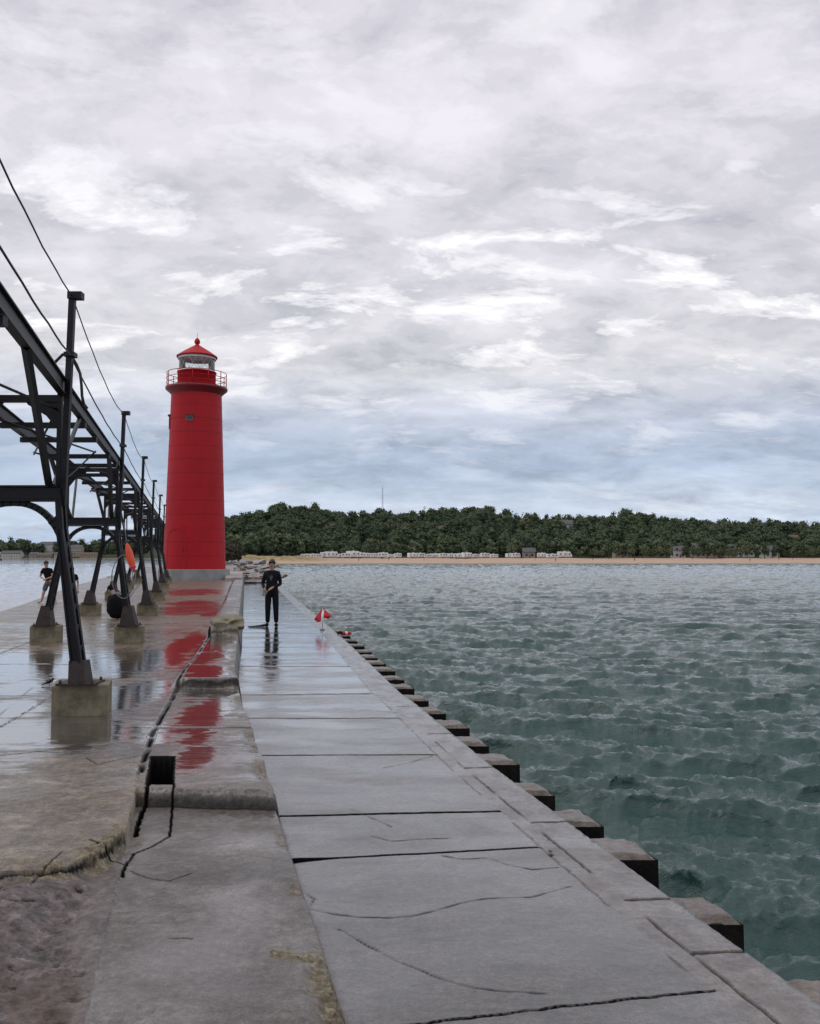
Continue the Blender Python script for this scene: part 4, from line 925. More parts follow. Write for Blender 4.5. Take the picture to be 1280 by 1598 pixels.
# ------------------------------------------------------------------ lighthouse
def lighthouse():
    Y = 56.0; X = (304.3 - 640) / F * Y
    zz = lambda v: CZ + (868 - v) / F * Y
    r = empty('lighthouse', (X, Y, 0.40), 0, 'round red steel lighthouse with white lantern room on a grey base', 'lighthouse')
    o = lambda z: z - 0.40
    # octagonal concrete base
    b = MB(); a0 = math.pi / 8
    b.lathe([(2.24, -0.7), (2.24, o(zz(888)) - 0.03), (2.20, o(zz(888))), (0, o(zz(888)))], 8, (0, 0, 0), 0, False, a0); b.build('concrete_base', M_basec, r)
    zb, zt = o(zz(888)) + 0.0, o(zz(613)); n = 13; prof = []
    def rad(f): return 1.93 + (1.565 - 1.93) * f
    tw = MB()
    for i in range(n):
        f0, f1 = i / n, (i + 1) / n; z0, z1 = zb + (zt - zb) * f0, zb + (zt - zb) * f1
        tw.lathe([(rad(f0) + 0.004, z0), (rad(f1) + 0.002, z1)], 96)
        if i: tw.lathe([(rad(f0) - .004, z0), (rad(f0) + 0.004, z0)], 96)
        if i: tw.lathe([(rad(f0) + 0.003, z0 - .024), (rad(f0) + 0.012, z0 - .022), (rad(f0) + 0.012, z0 + .004), (rad(f0) + 0.003, z0 + .006)], 96, mi=1 if i % 3 else 0, smooth=False)
    body = tw.build('tower', [M_red, simple('seam_red', (0.22, 0.006, 0.010), 0.6)], r)
    m = body.data; 
    # gallery
    zg0, zg1 = o(zz(617)), o(zz(604)); g = MB()
    g.lathe([(1.55, zg0 + 0.02), (1.66, zg0 + 0.16), (1.86, zg1 - 0.20), (1.93, zg1 - .14), (1.94, zg1), (1.1, zg1 + 0.01)], 64); go = g.build('gallery', M_dred, r)
    rail = MB(); H = 0.92
    for zz_ in (0.28, 0.58, H): rail.lathe([(1.86 - .022, zg1 + zz_), (1.86, zg1 + zz_ + .022), (1.86 + .022, zg1 + zz_), (1.86, zg1 + zz_ - .022), (1.86 - .022, zg1 + zz_)], 64)
    for k in range(12):
        a = 2 * math.pi * k / 12 + .1; rail.tube([(1.86 * math.cos(a), 1.86 * math.sin(a), zg1), (1.86 * math.cos(a), 1.86 * math.sin(a), zg1 + H)], 0.028, 6)
    rail.build('railing', M_red, go)
    # lantern room
    zd = o(zz(579)); w = MB(); w.lathe([(1.19, zg1), (1.19, zd - .06), (1.235, zd - .05), (1.235, zd), (1.12, zd + 0.01), (1.12, zd - .3), (0, zd - .3)], 48); w.build('watch_room', M_red, r)
    zr = o(zz(555.5)); lg = MB(); ng = 10
    for k in range(ng):
        a = 2 * math.pi * k / ng; a1 = 2 * math.pi * (k + 1) / ng; c = lambda q, z: (1.15 * math.cos(q), 1.15 * math.sin(q), z)
        zm = (zd + zr) / 2
        lg.tube([c(a, zd), c(a1, zr)], 0.014, 5); lg.tube([c(a1, zd), c(a, zr)], 0.014, 5); 
    for zz_ in (zd + .02, zr - .02): lg.lathe([(1.13, zz_ - .03), (1.18, zz_ - .03), (1.18, zz_ + .03), (1.13, zz_ + .03), (1.13, zz_ - .03)], 48)
    lg.build('lantern_frame', M_white, r)
    gt = NT('lantern_glass'); tr_ = gt.n('ShaderNodeBsdfTransparent'); tr_.inputs[0].default_value = (.94, .97, .97, 1); gl_ = gt.n('ShaderNodeBsdfGlossy'); gl_.inputs['Roughness'].default_value = 0.03; fr_ = gt.n('ShaderNodeFresnel'); mx_ = gt.n('ShaderNodeMixShader'); gt.l(fr_.outputs[0], mx_.inputs[0]); gt.l(tr_.outputs[0], mx_.inputs[1]); gt.l(gl_.outputs[0], mx_.inputs[2]); gt.l(mx_.outputs[0], gt.nt.nodes['Material Output'].inputs[0])
    MB().lathe([(1.12, zd), (1.12, zr)], 48).build('lantern_glass', gt.m, r)
    # roof with white soffit
    rf = MB(); rf.lathe([(1.20, zr - 0.01), (1.27, zr - .02), (1.29, zr + .06), (1.25, zr + .09), (0.85, zr + .37), (0.32, zr + .70), (0.16, zr + .80), (0.11, zr + .86), (0.12, zr + .90), (0.17, zr + .93), (.18, zr + 1.02), (.175, zr + 1.10), (.12, zr + 1.19), (.04, zr + 1.28), (0, zr + 1.3)], 40)
    rfo = rf.build('roof', M_red, r)
    sf = MB(); sf.lathe([(0, zr + 0.0), (1.10, zr - 0.02), (1.19, zr - .05), (1.20, zr - .14), (1.15, zr - .15)], 40); sf.build('soffit', M_white, r)
    MB().tube([(0, 0, zr + 1.28), (0, 0, zr + 1.6)], 0.012, 5).build('lightning_rod', M_steel, rfo)
    # windows
    def win(ang, v, w_, h_, fm):
        z = o(zz(v)); f = (z - zb) / (zt - zb); R = rad(f); rot = Matrix.Rotation(ang, 3, 'Z')
        p = rot @ Vector((0, -R - 0.0, z))
        fo = MB().box(p, (w_ + .12, 0.10, h_ + .14), rot).build('window', fm, r)
        MB().box(rot @ Vector((0, -R - 0.035, z)), (w_, 0.06, h_), rot).build('pane', M_glass, fo)
        MB().box(rot @ Vector((0, -R - 0.06, z + h_ / 2 + .10)), (w_ + .2, 0.14, 0.05), rot).build('hood', M_dred, fo)
    win(math.radians(-74), 660, 0.45, 0.7, M_dred); win(math.radians(-1), 657, 0.30, 0.20, simple('grey_vent', (.16, .13, .12), .6))
    # rounded door plate low on the shaded left
    z0 = zb + 0.02; dm = MB(); pts = []
    prof = [(-0.75, 0), (0.75, 0), (0.75, 2.0)] + [(0.75 * math.cos(t), 2.0 + 0.45 * math.sin(t)) for t in np.linspace(0.2, math.pi - .2, 8)] + [(-0.75, 2.0)]
    vs = []
    for off in (-0.01, 0.012):
        for x, z in prof:
            f = (z0 + z - zb) / (zt - zb); R = rad(f) + 0.012 + off; a = -0.42 + x / 1.93
            vs.append((R * math.sin(a), -R * math.cos(a), z0 + z))
    k = len(prof); dm.add(vs, [tuple(range(k, 2 * k))] + [(i, (i + 1) % k, k + (i + 1) % k, k + i) for i in range(k)])
    d = dm.build('door', M_red, r)
    MB().tube([(-0.2, -1.98, z0 + 1.1), (-0.2, -2.02, z0 + 1.3)], 0.02, 6).build('handle', M_steel, d)
lighthouse()
# parapet block right of the lighthouse base
def parapet():
    m = MB(); Y0, Y1 = 52.5, 62
    p0 = (float(Lx(Y0)) - 0.02, Y0); p1 = (float(Lx(Y1)) - 0.02, Y1)
    m.add([(p0[0] - 1.05, Y0, .3), (p0[0], Y0, .3), (p1[0], Y1, .3), (p1[0] - 1.05, Y1, .3), (p0[0] - 1.05, Y0, .62), (p0[0], Y0, .60), (p1[0], Y1, .78), (p1[0] - 1.05, Y1, .78)],
          [(0, 3, 2, 1), (4, 5, 6, 7), (0, 1, 5, 4), (1, 2, 6, 5), (2, 3, 7, 6), (3, 0, 4, 7)])
    o = m.build('concrete_block', M_rock); bevel(o, 0.03); tag(o, 'long low pale concrete block on the pier right of the lighthouse base', 'block')
parapet()
# broken block at the wall edge (photo x 320-372, y 965-990)
def broken_block():
    rng = random.Random(5); z = 0.33
    p = at(347, 990, z); m = MB(); m.blob((0, 0, 0), (0.37, 0.55, 0.17), 4, 0.22, rng, freq=2.2, smooth=False)
    # square it up
    m.v = [(max(-.33, min(.33, x)), max(-.5, min(.5, y)), max(-.15, min(.14, zz))) for x, y, zz in m.v]
    o = m.build('broken_block', M_foot, None, (p.x, p.y + 0.5, z + 0.17)); o.rotation_euler = (0.03, -0.05, 0.18)
    tag(o, 'broken mossy concrete block lying on the edge of the raised deck', 'block')
broken_block()

# ------------------------------------------------------------------ elevated catwalk
def CX(a, Y): return a - 0.252 * Y
DY = 7.8; Y1 = 9.38
BY = [Y1 + DY * i for i in range(-1, 6)]            # trestles; the first stands beside the camera, left of the frame
AR, AL = -1.354, -2.36                                # posts at the lower crossbeam
BR, BL = -1.10, -2.72                                 # feet
ORD = ['', 'nearest', 'second', 'third', 'fourth', 'fifth', 'sixth']
def catwalk():
    root = empty('elevated_catwalk', (CX(-1.86, Y1), Y1, 0.2), 0, 'black steel elevated catwalk on trestles leading to the lighthouse', 'catwalk')
    inv = -Vector(root.location)
    def B(mb, name, mat, parent):
        p = parent
        off = Vector(root.location)
        mb.v = [tuple(Vector(v) - off) for v in mb.v]
        return mb.build(name, mat, p)
    ZG = 3.67; y0, y1 = 0.6, 53.0
    for a, xo in ((-1.35, 1), (-2.36, -1)):
        g = MB().ibeam((CX(a, y0), y0, ZG), (CX(a, y1), y1, ZG), 0.08, 0.175, 0.014); B(g, 'girder', M_steel, root)
    # cross ties between girders and walking planks
    for y in [2.6, 4.4, 6.2, 11.2, 12.6, 14.7, 16.2] + [18.1 + 1.95 * i for i in range(18)]:
        t = MB().bar((CX(-2.40, y), y, ZG - 0.14), (CX(-1.31, y), y, ZG - 0.14), 0.075, 0.07); B(t, 'cross_tie', M_steel, root)
    # sway rods under the deck
    x = MB(); y = 1.58
    while y < 48:
        x.tube([(CX(-2.33, y), y, ZG - 0.24), (CX(-1.40, y + 3.9), y + 3.9, ZG - 0.24)], 0.014, 5); x.tube([(CX(-1.40, y), y, ZG - 0.225), (CX(-2.33, y + 3.9), y + 3.9, ZG - 0.27)], 0.014, 5); y += 3.9
    B(x, 'sway_rod', M_steel, root)
    for bi, Y in enumerate(BY):
        zb = float(main_z(np.array(Y))) + 0.33
        P = lambda a, z, dy=0.0: Vector((CX(a, Y + dy), Y + dy, z))
        t = MB()
        # lower crossbeam: back to back channels
        t.bar(Vector((CX(AL, Y) - .05, Y, 2.53)), Vector((CX(AR, Y) + .02, Y, 2.53)), 0.11, 0.12); t.bar(Vector((CX(AL, Y) - .05, Y, 2.605)), Vector((CX(AR, Y) + .0, Y, 2.605)), 0.17, 0.018); t.bar(Vector((CX(AL, Y) - .05, Y, 2.455)), Vector((CX(AR, Y) + .0, Y, 2.455)), 0.17, 0.018)
        tr = B(t, 'trestle_beam', M_steel, root)
        # upper crossbeam with haunched gussets
        u = MB(); u.bar(Vector((CX(AL, Y), Y, 3.545)), Vector((CX(AR, Y), Y, 3.545)), 0.07, 0.075)
        for s, a in ((1, AR), (-1, AL)):
            x = CX(a, Y)
            pl = [(x, 3.58), (x - s * 0.42, 3.58), (x - s * 0.36, 3.48), (x - s * 0.16, 3.36), (x - s * 0.03, 3.20), (x, 3.18)]
            n = len(pl); u.add([(px, Y - 0.02, pz) for px, pz in pl] + [(px, Y + 0.02, pz) for px, pz in pl], [tuple(range(n)), tuple(range(n, 2 * n))[::-1]] + [(i, (i + 1) % n, n + (i + 1) % n, n + i) for i in range(n)])
        B(u, 'upper_beam', M_steel, tr)
        # arch between the legs
        ar = MB(); cx = CX((AL + AR) / 2, Y); hw = (AR - AL) / 2 + 0.0; pts = []
        for q in np.linspace(0, math.pi, 25):
            c_, s_ = math.cos(q), math.sin(q); hwz = hw + 0.06 * (1 - s_)
            pts.append(Vector((cx + hwz * math.copysign(abs(c_) ** 0.85, c_), Y, 1.86 + 0.57 * s_ ** 0.9 if s_ > 0 else 1.86)))
        for a_, b_ in zip(pts[:-1], pts[1:]):
            if (b_ - a_).length > 1e-4: ar.bar(a_, b_ + (b_ - a_).normalized() * 0.01, 0.065, 0.062, (0, 1, 0))
        for s in (-1, 1):
            ar.bar(Vector((cx + s * hw * 0.80, Y, 2.20)), Vector((cx + s * (hw + 0.02), Y, 2.31)), 0.05, 0.05)
        B(ar, 'arch_brace', M_steel, tr)
        for s, at_, ab, nm in ((1, AR, BR, 'leg'), (-1, AL, BL, 'leg')):
            l = MB(); top = Vector((CX(at_, Y), Y, 2.50)); mid = Vector((CX(at_ + (ab - at_) * 0.10, Y), Y, 2.15)); bot = Vector((CX(ab, Y), Y, zb - .01))
            for k in (-1, 1):   # two channels, slightly apart
                d = Vector((0, k * 0.052, 0)); l.bar(top + d, mid + d, 0.062, 0.04, (0, 1, 0), 0, 0.068, 0.04); l.bar(mid + d, bot + d, 0.068, 0.04, (0, 1, 0), 0, 0.125, 0.04)
                d2 = Vector((0, k * 0.078, 0))
                for e in (-1, 1): l.bar(mid + d2 + Vector((e * .024, 0, 0)), bot + d2 + Vector((e * .048, 0, 0)), 0.020, 0.02, (0, 1, 0))
            for q in np.linspace(0.1, 0.9, 7):
                c = mid.lerp(bot, q); l.box(c, (0.07 + .04 * q, 0.055, 0.06))
            lo = B(l, nm, M_steel if s > 0 else M_steel, tr)
            sh = MB(); fw = 0.09 if bi == 1 else 0.155; hh = 0.24 if bi == 1 else 0.38
            sh.add([(bot.x - fw, Y - .12, zb), (bot.x + fw, Y - .12, zb), (bot.x + fw, Y + .12, zb), (bot.x - fw, Y + .12, zb), (bot.x - s * .02 - .08, Y - .085, zb + hh), (bot.x - s * .02 + .08, Y - .085, zb + hh), (bot.x - s * .02 + .08, Y + .085, zb + hh), (bot.x - s * .02 - .08, Y + .085, zb + hh)],
                   [(0, 3, 2, 1), (4, 5, 6, 7), (0, 1, 5, 4), (1, 2, 6, 5), (2, 3, 7, 6), (3, 0, 4, 7)])
            sh.box((bot.x, Y, zb + 0.006), (0.40, 0.34, 0.022))
            for bx in (-1, 1):
                for by in (-1, 1): sh.tube([(bot.x + bx * .165, Y + by * .135, zb), (bot.x + bx * .165, Y + by * .135, zb + .05)], 0.016, 6)
            B(sh, 'foot_plate', M_rust, tr)
            # upright above the crossbeam to the girder + spread braces along the catwalk
            up = MB(); up.bar(Vector((CX(at_, Y) - s * 0.02, Y, 2.56)), Vector((CX(at_, Y) - s * .02, Y, 3.60)), 0.045, 0.06, (0, 1, 0)); B(up, 'upright', M_steel, tr)
            br = MB()
            for dy in (-2.15, 1.55):
                br.bar(Vector((CX(at_ - s * .10, Y), Y + (0.06 if dy > 0 else -.06), 2.62)), Vector((CX(at_ - s * 0.0, Y + dy), Y + dy, 3.59)), 0.06 if dy < 0 else 0.035, 0.05 if dy < 0 else 0.035, (0, 1, 0))
            B(br, 'knee_brace', M_steel, tr)
        # mast on the right side, with its cap and two insulator brackets
        ms = MB(); b0 = Vector((CX(AR + .03, Y), Y, 2.40)); tp = Vector((CX(-1.265, Y), Y, 4.66))
        ms.bar(b0, tp, 0.062, 0.062, (0, 1, 0), 0, 0.062, 0.062); ms.box((tp.x + 0.035, Y, 4.66), (0.15, 0.10, 0.075)); ms.box((tp.x - .01, Y, 4.02), (0.11, 0.11, 0.05))
        B(ms, 'mast', M_steel, tr)
    # the two cables, sagging between masts
    for zt, sag, r, ph in ((4.66, 0.28, 0.0075, 0.0), (4.00, 0.16, 0.009, 1.7)):
        pts = []
        for Ya, Yb in zip(BY[:-1], BY[1:]):
            for q in np.linspace(0, 1, 19)[:-1]:
                Y = Ya + (Yb - Ya) * q; z = zt - sag * 4 * q * (1 - q) * (1.0 if Ya < 5 else 1) + 0.005 * math.sin(Y * 4.1 + ph) + .003 * math.sin(Y * 9.3); pts.append((CX(-1.27 + 0.05 * 4 * q * (1 - q) , Y), Y, z))
        pts.append((CX(-1.27, BY[-1]), BY[-1], zt)); B(MB().tube(pts, r, 6), 'cable', M_wire, root)
    # loose loop hanging at the first mast in view
    Y = BY[1]; lp = [(83, 568), (90, 561), (98, 553), (106, 551), (113, 558), (120, 570), (125, 583), (127, 600), (128, 618), (131, 632)]
    pts = [atY(u, v, Y + 0.08) for u, v in lp]; B(MB().tube(pts, 0.016, 7).tube([pts[-1], pts[-1] + Vector((0.03, 0, -.04))], .024, 6), 'loose_cable', M_wire, root)
catwalk()
def footings():
    rng = random.Random(12)
    for bi, Y in enumerate(BY):
        for s, ab in ((1, BR), (-1, BL)):
            zg = float(main_z(np.array(Y))); w = 0.57 + rng.uniform(-.02, .02); h = 0.345
            n = 14; us = np.linspace(-.5, .5, n); U, V = np.meshgrid(us, us, indexing='ij')
            ed = 0.5 - np.maximum(np.abs(U), np.abs(V))
            X = U * w; Yy = V * w * 0.8 + 0.16; k = 10 * bi + s
            z = h - 0.015 + 0.006 * fbm(X * 14 + k, Yy * 14, 3, 5) - sstep(0.07, 0, ed) * (0.012 + 0.05 * np.clip(fbm(X * 5 + k, Yy * 5 + k, 3, 6), 0, 1))
            P = np.stack([X, Yy, z], -1)
            for zz in (h * 0.6, h * 0.25, -0.06):
                P = np.pad(P, ((1, 1), (1, 1), (0, 0)), mode='edge')
                for sl in ((0, slice(None)), (-1, slice(None)), (slice(None), 0), (slice(None), -1)): P[sl + (2,)] = zz
                P[..., 0] *= 1.008; P[..., 1] *= 1.008
            P[..., 0] += -0.252 * P[..., 1]; me = grid_mesh('concrete_footing', P, smooth=False)
            o = link('concrete_footing', me, M_foot, None, (CX(ab, Y), Y, zg))
            side = 'right' if s > 0 else 'left'
            lab = 'mossy concrete footing under the %s leg of the %s trestle' % (side, ORD[bi]) if bi else 'concrete footing under the %s leg of the trestle beside the camera' % side
            tag(o, lab, 'footing', 'concrete footings under the catwalk legs')
footings()

# ------------------------------------------------------------------ people
M_skin = simple('skin', (0.42, 0.25, 0.18), 0.5, 0.06); M_hair = simple('dark_hair', (0.018, 0.013, 0.011), 0.55, 0.2)
M_suit = simple('black_wetsuit', (0.005, 0.0055, 0.009), 0.7, 0.3, Specular_IOR_Level=0.2); M_dark = simple('black_cloth', (0.006, 0.006, 0.007), 0.9, 0.3, Specular_IOR_Level=0.15)
M_greyc = simple('grey_cloth', (0.22, 0.22, 0.23), 0.8); M_short = simple('grey_shorts', (0.10, 0.10, 0.11), 0.85)
def skin_obj(name, verts, edges, mat, parent=None, root=0, sub=2):
    me = bpy.data.meshes.new(name); me.from_pydata([v[0] for v in verts], edges, []); o = bpy.data.objects.new(name, me); COL.objects.link(o)
    m = o.modifiers.new('skin', 'SKIN'); m.use_smooth_shade = True
    for i, v in enumerate(verts):
        r = v[1]; me.skin_vertices[0].data[i].radius = r if isinstance(r, tuple) else (r, r); me.skin_vertices[0].data[i].use_root = (i == root)
    s = o.modifiers.new('sub', 'SUBSURF'); s.levels = sub; s.render_levels = sub
    dg = bpy.context.evaluated_depsgraph_get(); nm = bpy.data.meshes.new_from_object(o.evaluated_get(dg)); nm.name = name
    bpy.data.objects.remove(o); bpy.data.meshes.remove(me)
    nm.materials.clear(); nm.materials.append(mat); nm.polygons.foreach_set('use_smooth', [True] * len(nm.polygons))
    return link(name, nm, None, parent)
def person(J, label, loc, rz=0, suit=None, legs=None, hands=True, hair=True, group=None):
    """J: joint positions (local, metres, person faces -Y). One continuous body, clothing as children."""
    r = empty('person', loc, rz, label, 'person', group); r.scale = (0.92, 0.92, 1.0) if Vector(loc).y < 30 else (.84, .84, .92)
    V = []; E = []; idx = {}
    def a(n, rad, par=None):
        idx[n] = len(V); V.append((J[n], rad))
        if par: E.append((idx[par], idx[n]))
    def mid(n1, n2, t): return tuple(Vector(J[n1]).lerp(Vector(J[n2]), t))
    a('pelvis', (0.125, 0.09)); a('waist', (0.11, 0.08), 'pelvis'); a('chest', (0.13, 0.09), 'waist'); a('neck', 0.055, 'chest')
    a('head0', 0.072, 'neck'); a('head1', (0.078, 0.095), 'head0'); a('head2', (0.062, 0.078), 'head1')
    for s in 'LR':
        a('sh' + s, 0.062, 'chest'); a('el' + s, 0.042, 'sh' + s); a('wr' + s, 0.028, 'el' + s)
        e = Vector(J['el' + s]); w = Vector(J['wr' + s]); d = (w - e).normalized()
        side = d.cross(Vector((0, 0, 1))); side = side.normalized() if side.length > .1 else Vector((1, 0, 0)); nrm = side.cross(d)
        J['palm' + s] = tuple(w + d * 0.07); a('palm' + s, (0.036, 0.018), 'wr' + s)
        if hands:
            for k in range(4):
                o0 = side * (k - 1.5) * 0.019; ln = (0.075, 0.085, 0.08, 0.062)[k]
                J['f%s%d' % (s, k)] = tuple(w + d * 0.10 + o0); J['g%s%d' % (s, k)] = tuple(w + d * (0.10 + ln * .55) + o0 * 1.1 - nrm * 0.018); J['h%s%d' % (s, k)] = tuple(w + d * (0.10 + ln * .75) + o0 * 1.1 - nrm * 0.045)
                a('f%s%d' % (s, k), 0.009, 'palm' + s); a('g%s%d' % (s, k), 0.0085, 'f%s%d' % (s, k)); a('h%s%d' % (s, k), 0.0075, 'g%s%d' % (s, k))
            J['t' + s] = tuple(w + d * 0.065 - side * 0.045 - nrm * .01); J['u' + s] = tuple(w + d * 0.10 - side * 0.055 - nrm * .03)
            a('t' + s, 0.010, 'palm' + s); a('u' + s, 0.009, 't' + s)
        a('hip' + s, 0.098, 'pelvis'); a('kn' + s, 0.062, 'hip' + s); a('an' + s, 0.04, 'kn' + s); a('toe' + s, (0.042, 0.03), 'an' + s)
    body = skin_obj('body', V, E, M_skin, r)
    h = Vector(J['head1']); up = (Vector(J['head2']) - Vector(J['head0'])).normalized(); f = Vector(J.get('face', (0, -1, 0))).normalized(); f = (f - up * f.dot(up)).normalized(); sd = f.cross(up)
    rot = Matrix((sd, -f, up)).transposed()
    fm = MB(); fm.blob(h + f * 0.100 - up * .012, (0.014, 0.020, 0.024), 2, rot=rot); fm.blob(h + sd * .083 - up * .01, (.012, .024, .033), 2, rot=rot); fm.blob(h - sd * .083 - up * .01, (.012, .024, .033), 2, rot=rot)
    fm.build('nose_and_ears', M_skin, body)
    em = MB(); em.blob(h + f * 0.088 + sd * .032 + up * .018, (.013, .008, .007), 1, rot=rot); em.blob(h + f * 0.088 - sd * .032 + up * .018, (.013, .008, .007), 1, rot=rot); em.build('eyes', M_hair, body)
    MB().blob(h + f * 0.088 - up * .055, (.024, .008, .006), 2, rot=rot).build('mouth', simple('lips', (.25, .09, .08), .5), body)
    if hair:
        hm = MB(); c = h + up * 0.035 - f * 0.012; hm.blob(c, (0.098, 0.112, 0.098), 3, 0.05, random.Random(3), rot=rot, freq=4)
        hm.v = [tuple(Vector(p) + (up * max(0, 0.035 - (Vector(p) - h).dot(up)) if (Vector(p) - h).dot(f) > 0.03 else Vector((0, 0, 0)))) for p in hm.v]
        hm.build('hair', M_hair if hair is True else hair, r)
    def cloth(name, mat, chain, grow):
        V2 = []; E2 = []; ix = {}
        for n, rad, par in chain:
            p = J[n] if isinstance(n, str) else mid(*n); key = n
            ix[key] = len(V2); V2.append((p, rad if isinstance(rad, tuple) else (rad, rad)))
            if par is not None: E2.append((ix[par], ix[key]))
        V2 = [(p, (q[0] + grow + (0.02 if q[0] > 0.12 else 0), q[1] + grow + (0.02 if q[0] > 0.12 else 0))) for p, q in V2]
        return skin_obj(name, V2, E2, mat, r)
    if suit:
        ch = [('pelvis', (.145, .105), None), ('waist', (.13, .095), 'pelvis'), ('chest', (.155, .11), 'waist'), ('neck', .055, 'chest')]
        for s in 'LR':
            if suit.get('sleeves', 1) == 1: ch += [('sh' + s, .062, 'chest'), ('el' + s, .044, 'sh' + s), (('el' + s, 'wr' + s, .95), .031, 'el' + s)]
            else: ch += [('sh' + s, .062, 'chest'), (('sh' + s, 'el' + s, .6), .055, 'sh' + s)]
            if suit.get('full'): ch += [('hip' + s, .105, 'pelvis'), ('kn' + s, .075, 'hip' + s), (('kn' + s, 'an' + s, .97), .056, 'kn' + s)]
        cloth(suit['name'], suit['mat'], ch, 0.012)
    if legs:
        ch = [('pelvis', (.145, .11), None), (('pelvis', 'waist', .4), (.14, .105), 'pelvis')]
        for s in 'LR':
            e = legs['to']; ch += [('hip' + s, .10, 'pelvis')]
            if e <= 1: ch += [(('hip' + s, 'kn' + s, e), .085, 'hip' + s)]
            else: ch += [('kn' + s, .072, 'hip' + s), (('kn' + s, 'an' + s, .95), .055, 'kn' + s)]
        cloth(legs['name'], legs['mat'], ch, 0.018)
    return r, idx
def stand_joints():
    J = {'pelvis': (0, 0, .95), 'waist': (0, 0, 1.10), 'chest': (0, 0, 1.32), 'neck': (0, 0, 1.50), 'head0': (0, -.01, 1.57), 'head1': (0, -.015, 1.655), 'head2': (0, -.01, 1.71)}
    for s, k in (('L', 1), ('R', -1)):
        J.update({'sh' + s: (k * .19, 0, 1.41), 'el' + s: (k * .26, .03, 1.13), 'wr' + s: (k * .25, -.04, .88), 'hip' + s: (k * .10, 0, .88), 'kn' + s: (k * .12, -.01, .49), 'an' + s: (k * .13, .02, .08), 'toe' + s: (k * .15, -.14, .035)})
    return J
def diver():
    J = stand_joints(); p = at(424, 978, 0.0)
    J['elL'] = (.25, .0, 1.13); J['wrL'] = (.05, -.20, 1.04); J['elR'] = (-.27, .0, 1.13); J['wrR'] = (-.17, -.20, 1.00)
    J['knR'] = (-.11, -.02, .49); J['anR'] = (-.12, .02, .08); J['toeR'] = (-.22, -.12, .04)
    J['face'] = (-.15, -1, -.1)
    r, _ = person(J, 'man in a black wetsuit standing on the wet walkway with one swim fin on', (p.x + 0.0, p.y, 0.0), 0.0, suit={'name': 'wetsuit', 'mat': M_suit, 'full': 1})
    m = MB(); m.add([(-.05, 0, 0), (0, 0, -.11), (.05, 0, 0), (.035, 0, .05), (-.035, 0, .05)], [(4, 3, 2, 1, 0)]); m.v = [(x, -0.165 - .0 + 0.25 * abs(x), z + 1.31) for x, y, z in m.v]
    m.build('chest_emblem', simple('emblem_grey', (.07, .07, .08), .7), r)
    f = MB(); pr = [(-.16, -.08, .06, .05), (-.26, -.14, .07, .035), (-.42, -.20, .10, .02), (-.58, -.26, .12, .012), (-.62, -.275, .10, .008)]
    vs = []
    for x, y, w, h in pr: 
        d = Vector((-.8, -.35, 0)).normalized(); n = Vector((d.y, -d.x, 0))
        for a, b in ((-1, 0), (1, 0), (1, 1), (-1, 1)): vs.append(Vector((x, y, 0.012)) + n * w * a + Vector((0, 0, h * b * 1.3)))
    fs = [(0, 3, 2, 1), tuple(range(len(vs) - 4, len(vs)))]
    for i in range(len(pr) - 1):
        for j in range(4): fs.append((i * 4 + j, i * 4 + (j + 1) % 4, i * 4 + 4 + (j + 1) % 4, i * 4 + 4 + j))
    f.add(vs, fs); f.build('swim_fin', M_suit, r)
    for k in (1, -1): MB().blob((J['an' + 'RL'[k > 0]][0] + k * .01, -.05, .05), (.055, .13, .05), 2).build('boot', M_suit, r)
    g = MB(); q = Vector((p.x - .16, p.y - .30, 0.93)); g.lathe([(.015, -.10), (.05, -.10), (.055, -.06), (.03, 0), (.055, .05), (.05, .08), (.015, .08)], 16, q); 
    o = g.build('line_reel', simple('reel_olive', (.25, .25, .20), .5)); tag(o, 'small pale line reel held by the man in the wetsuit', 'reel')
diver()
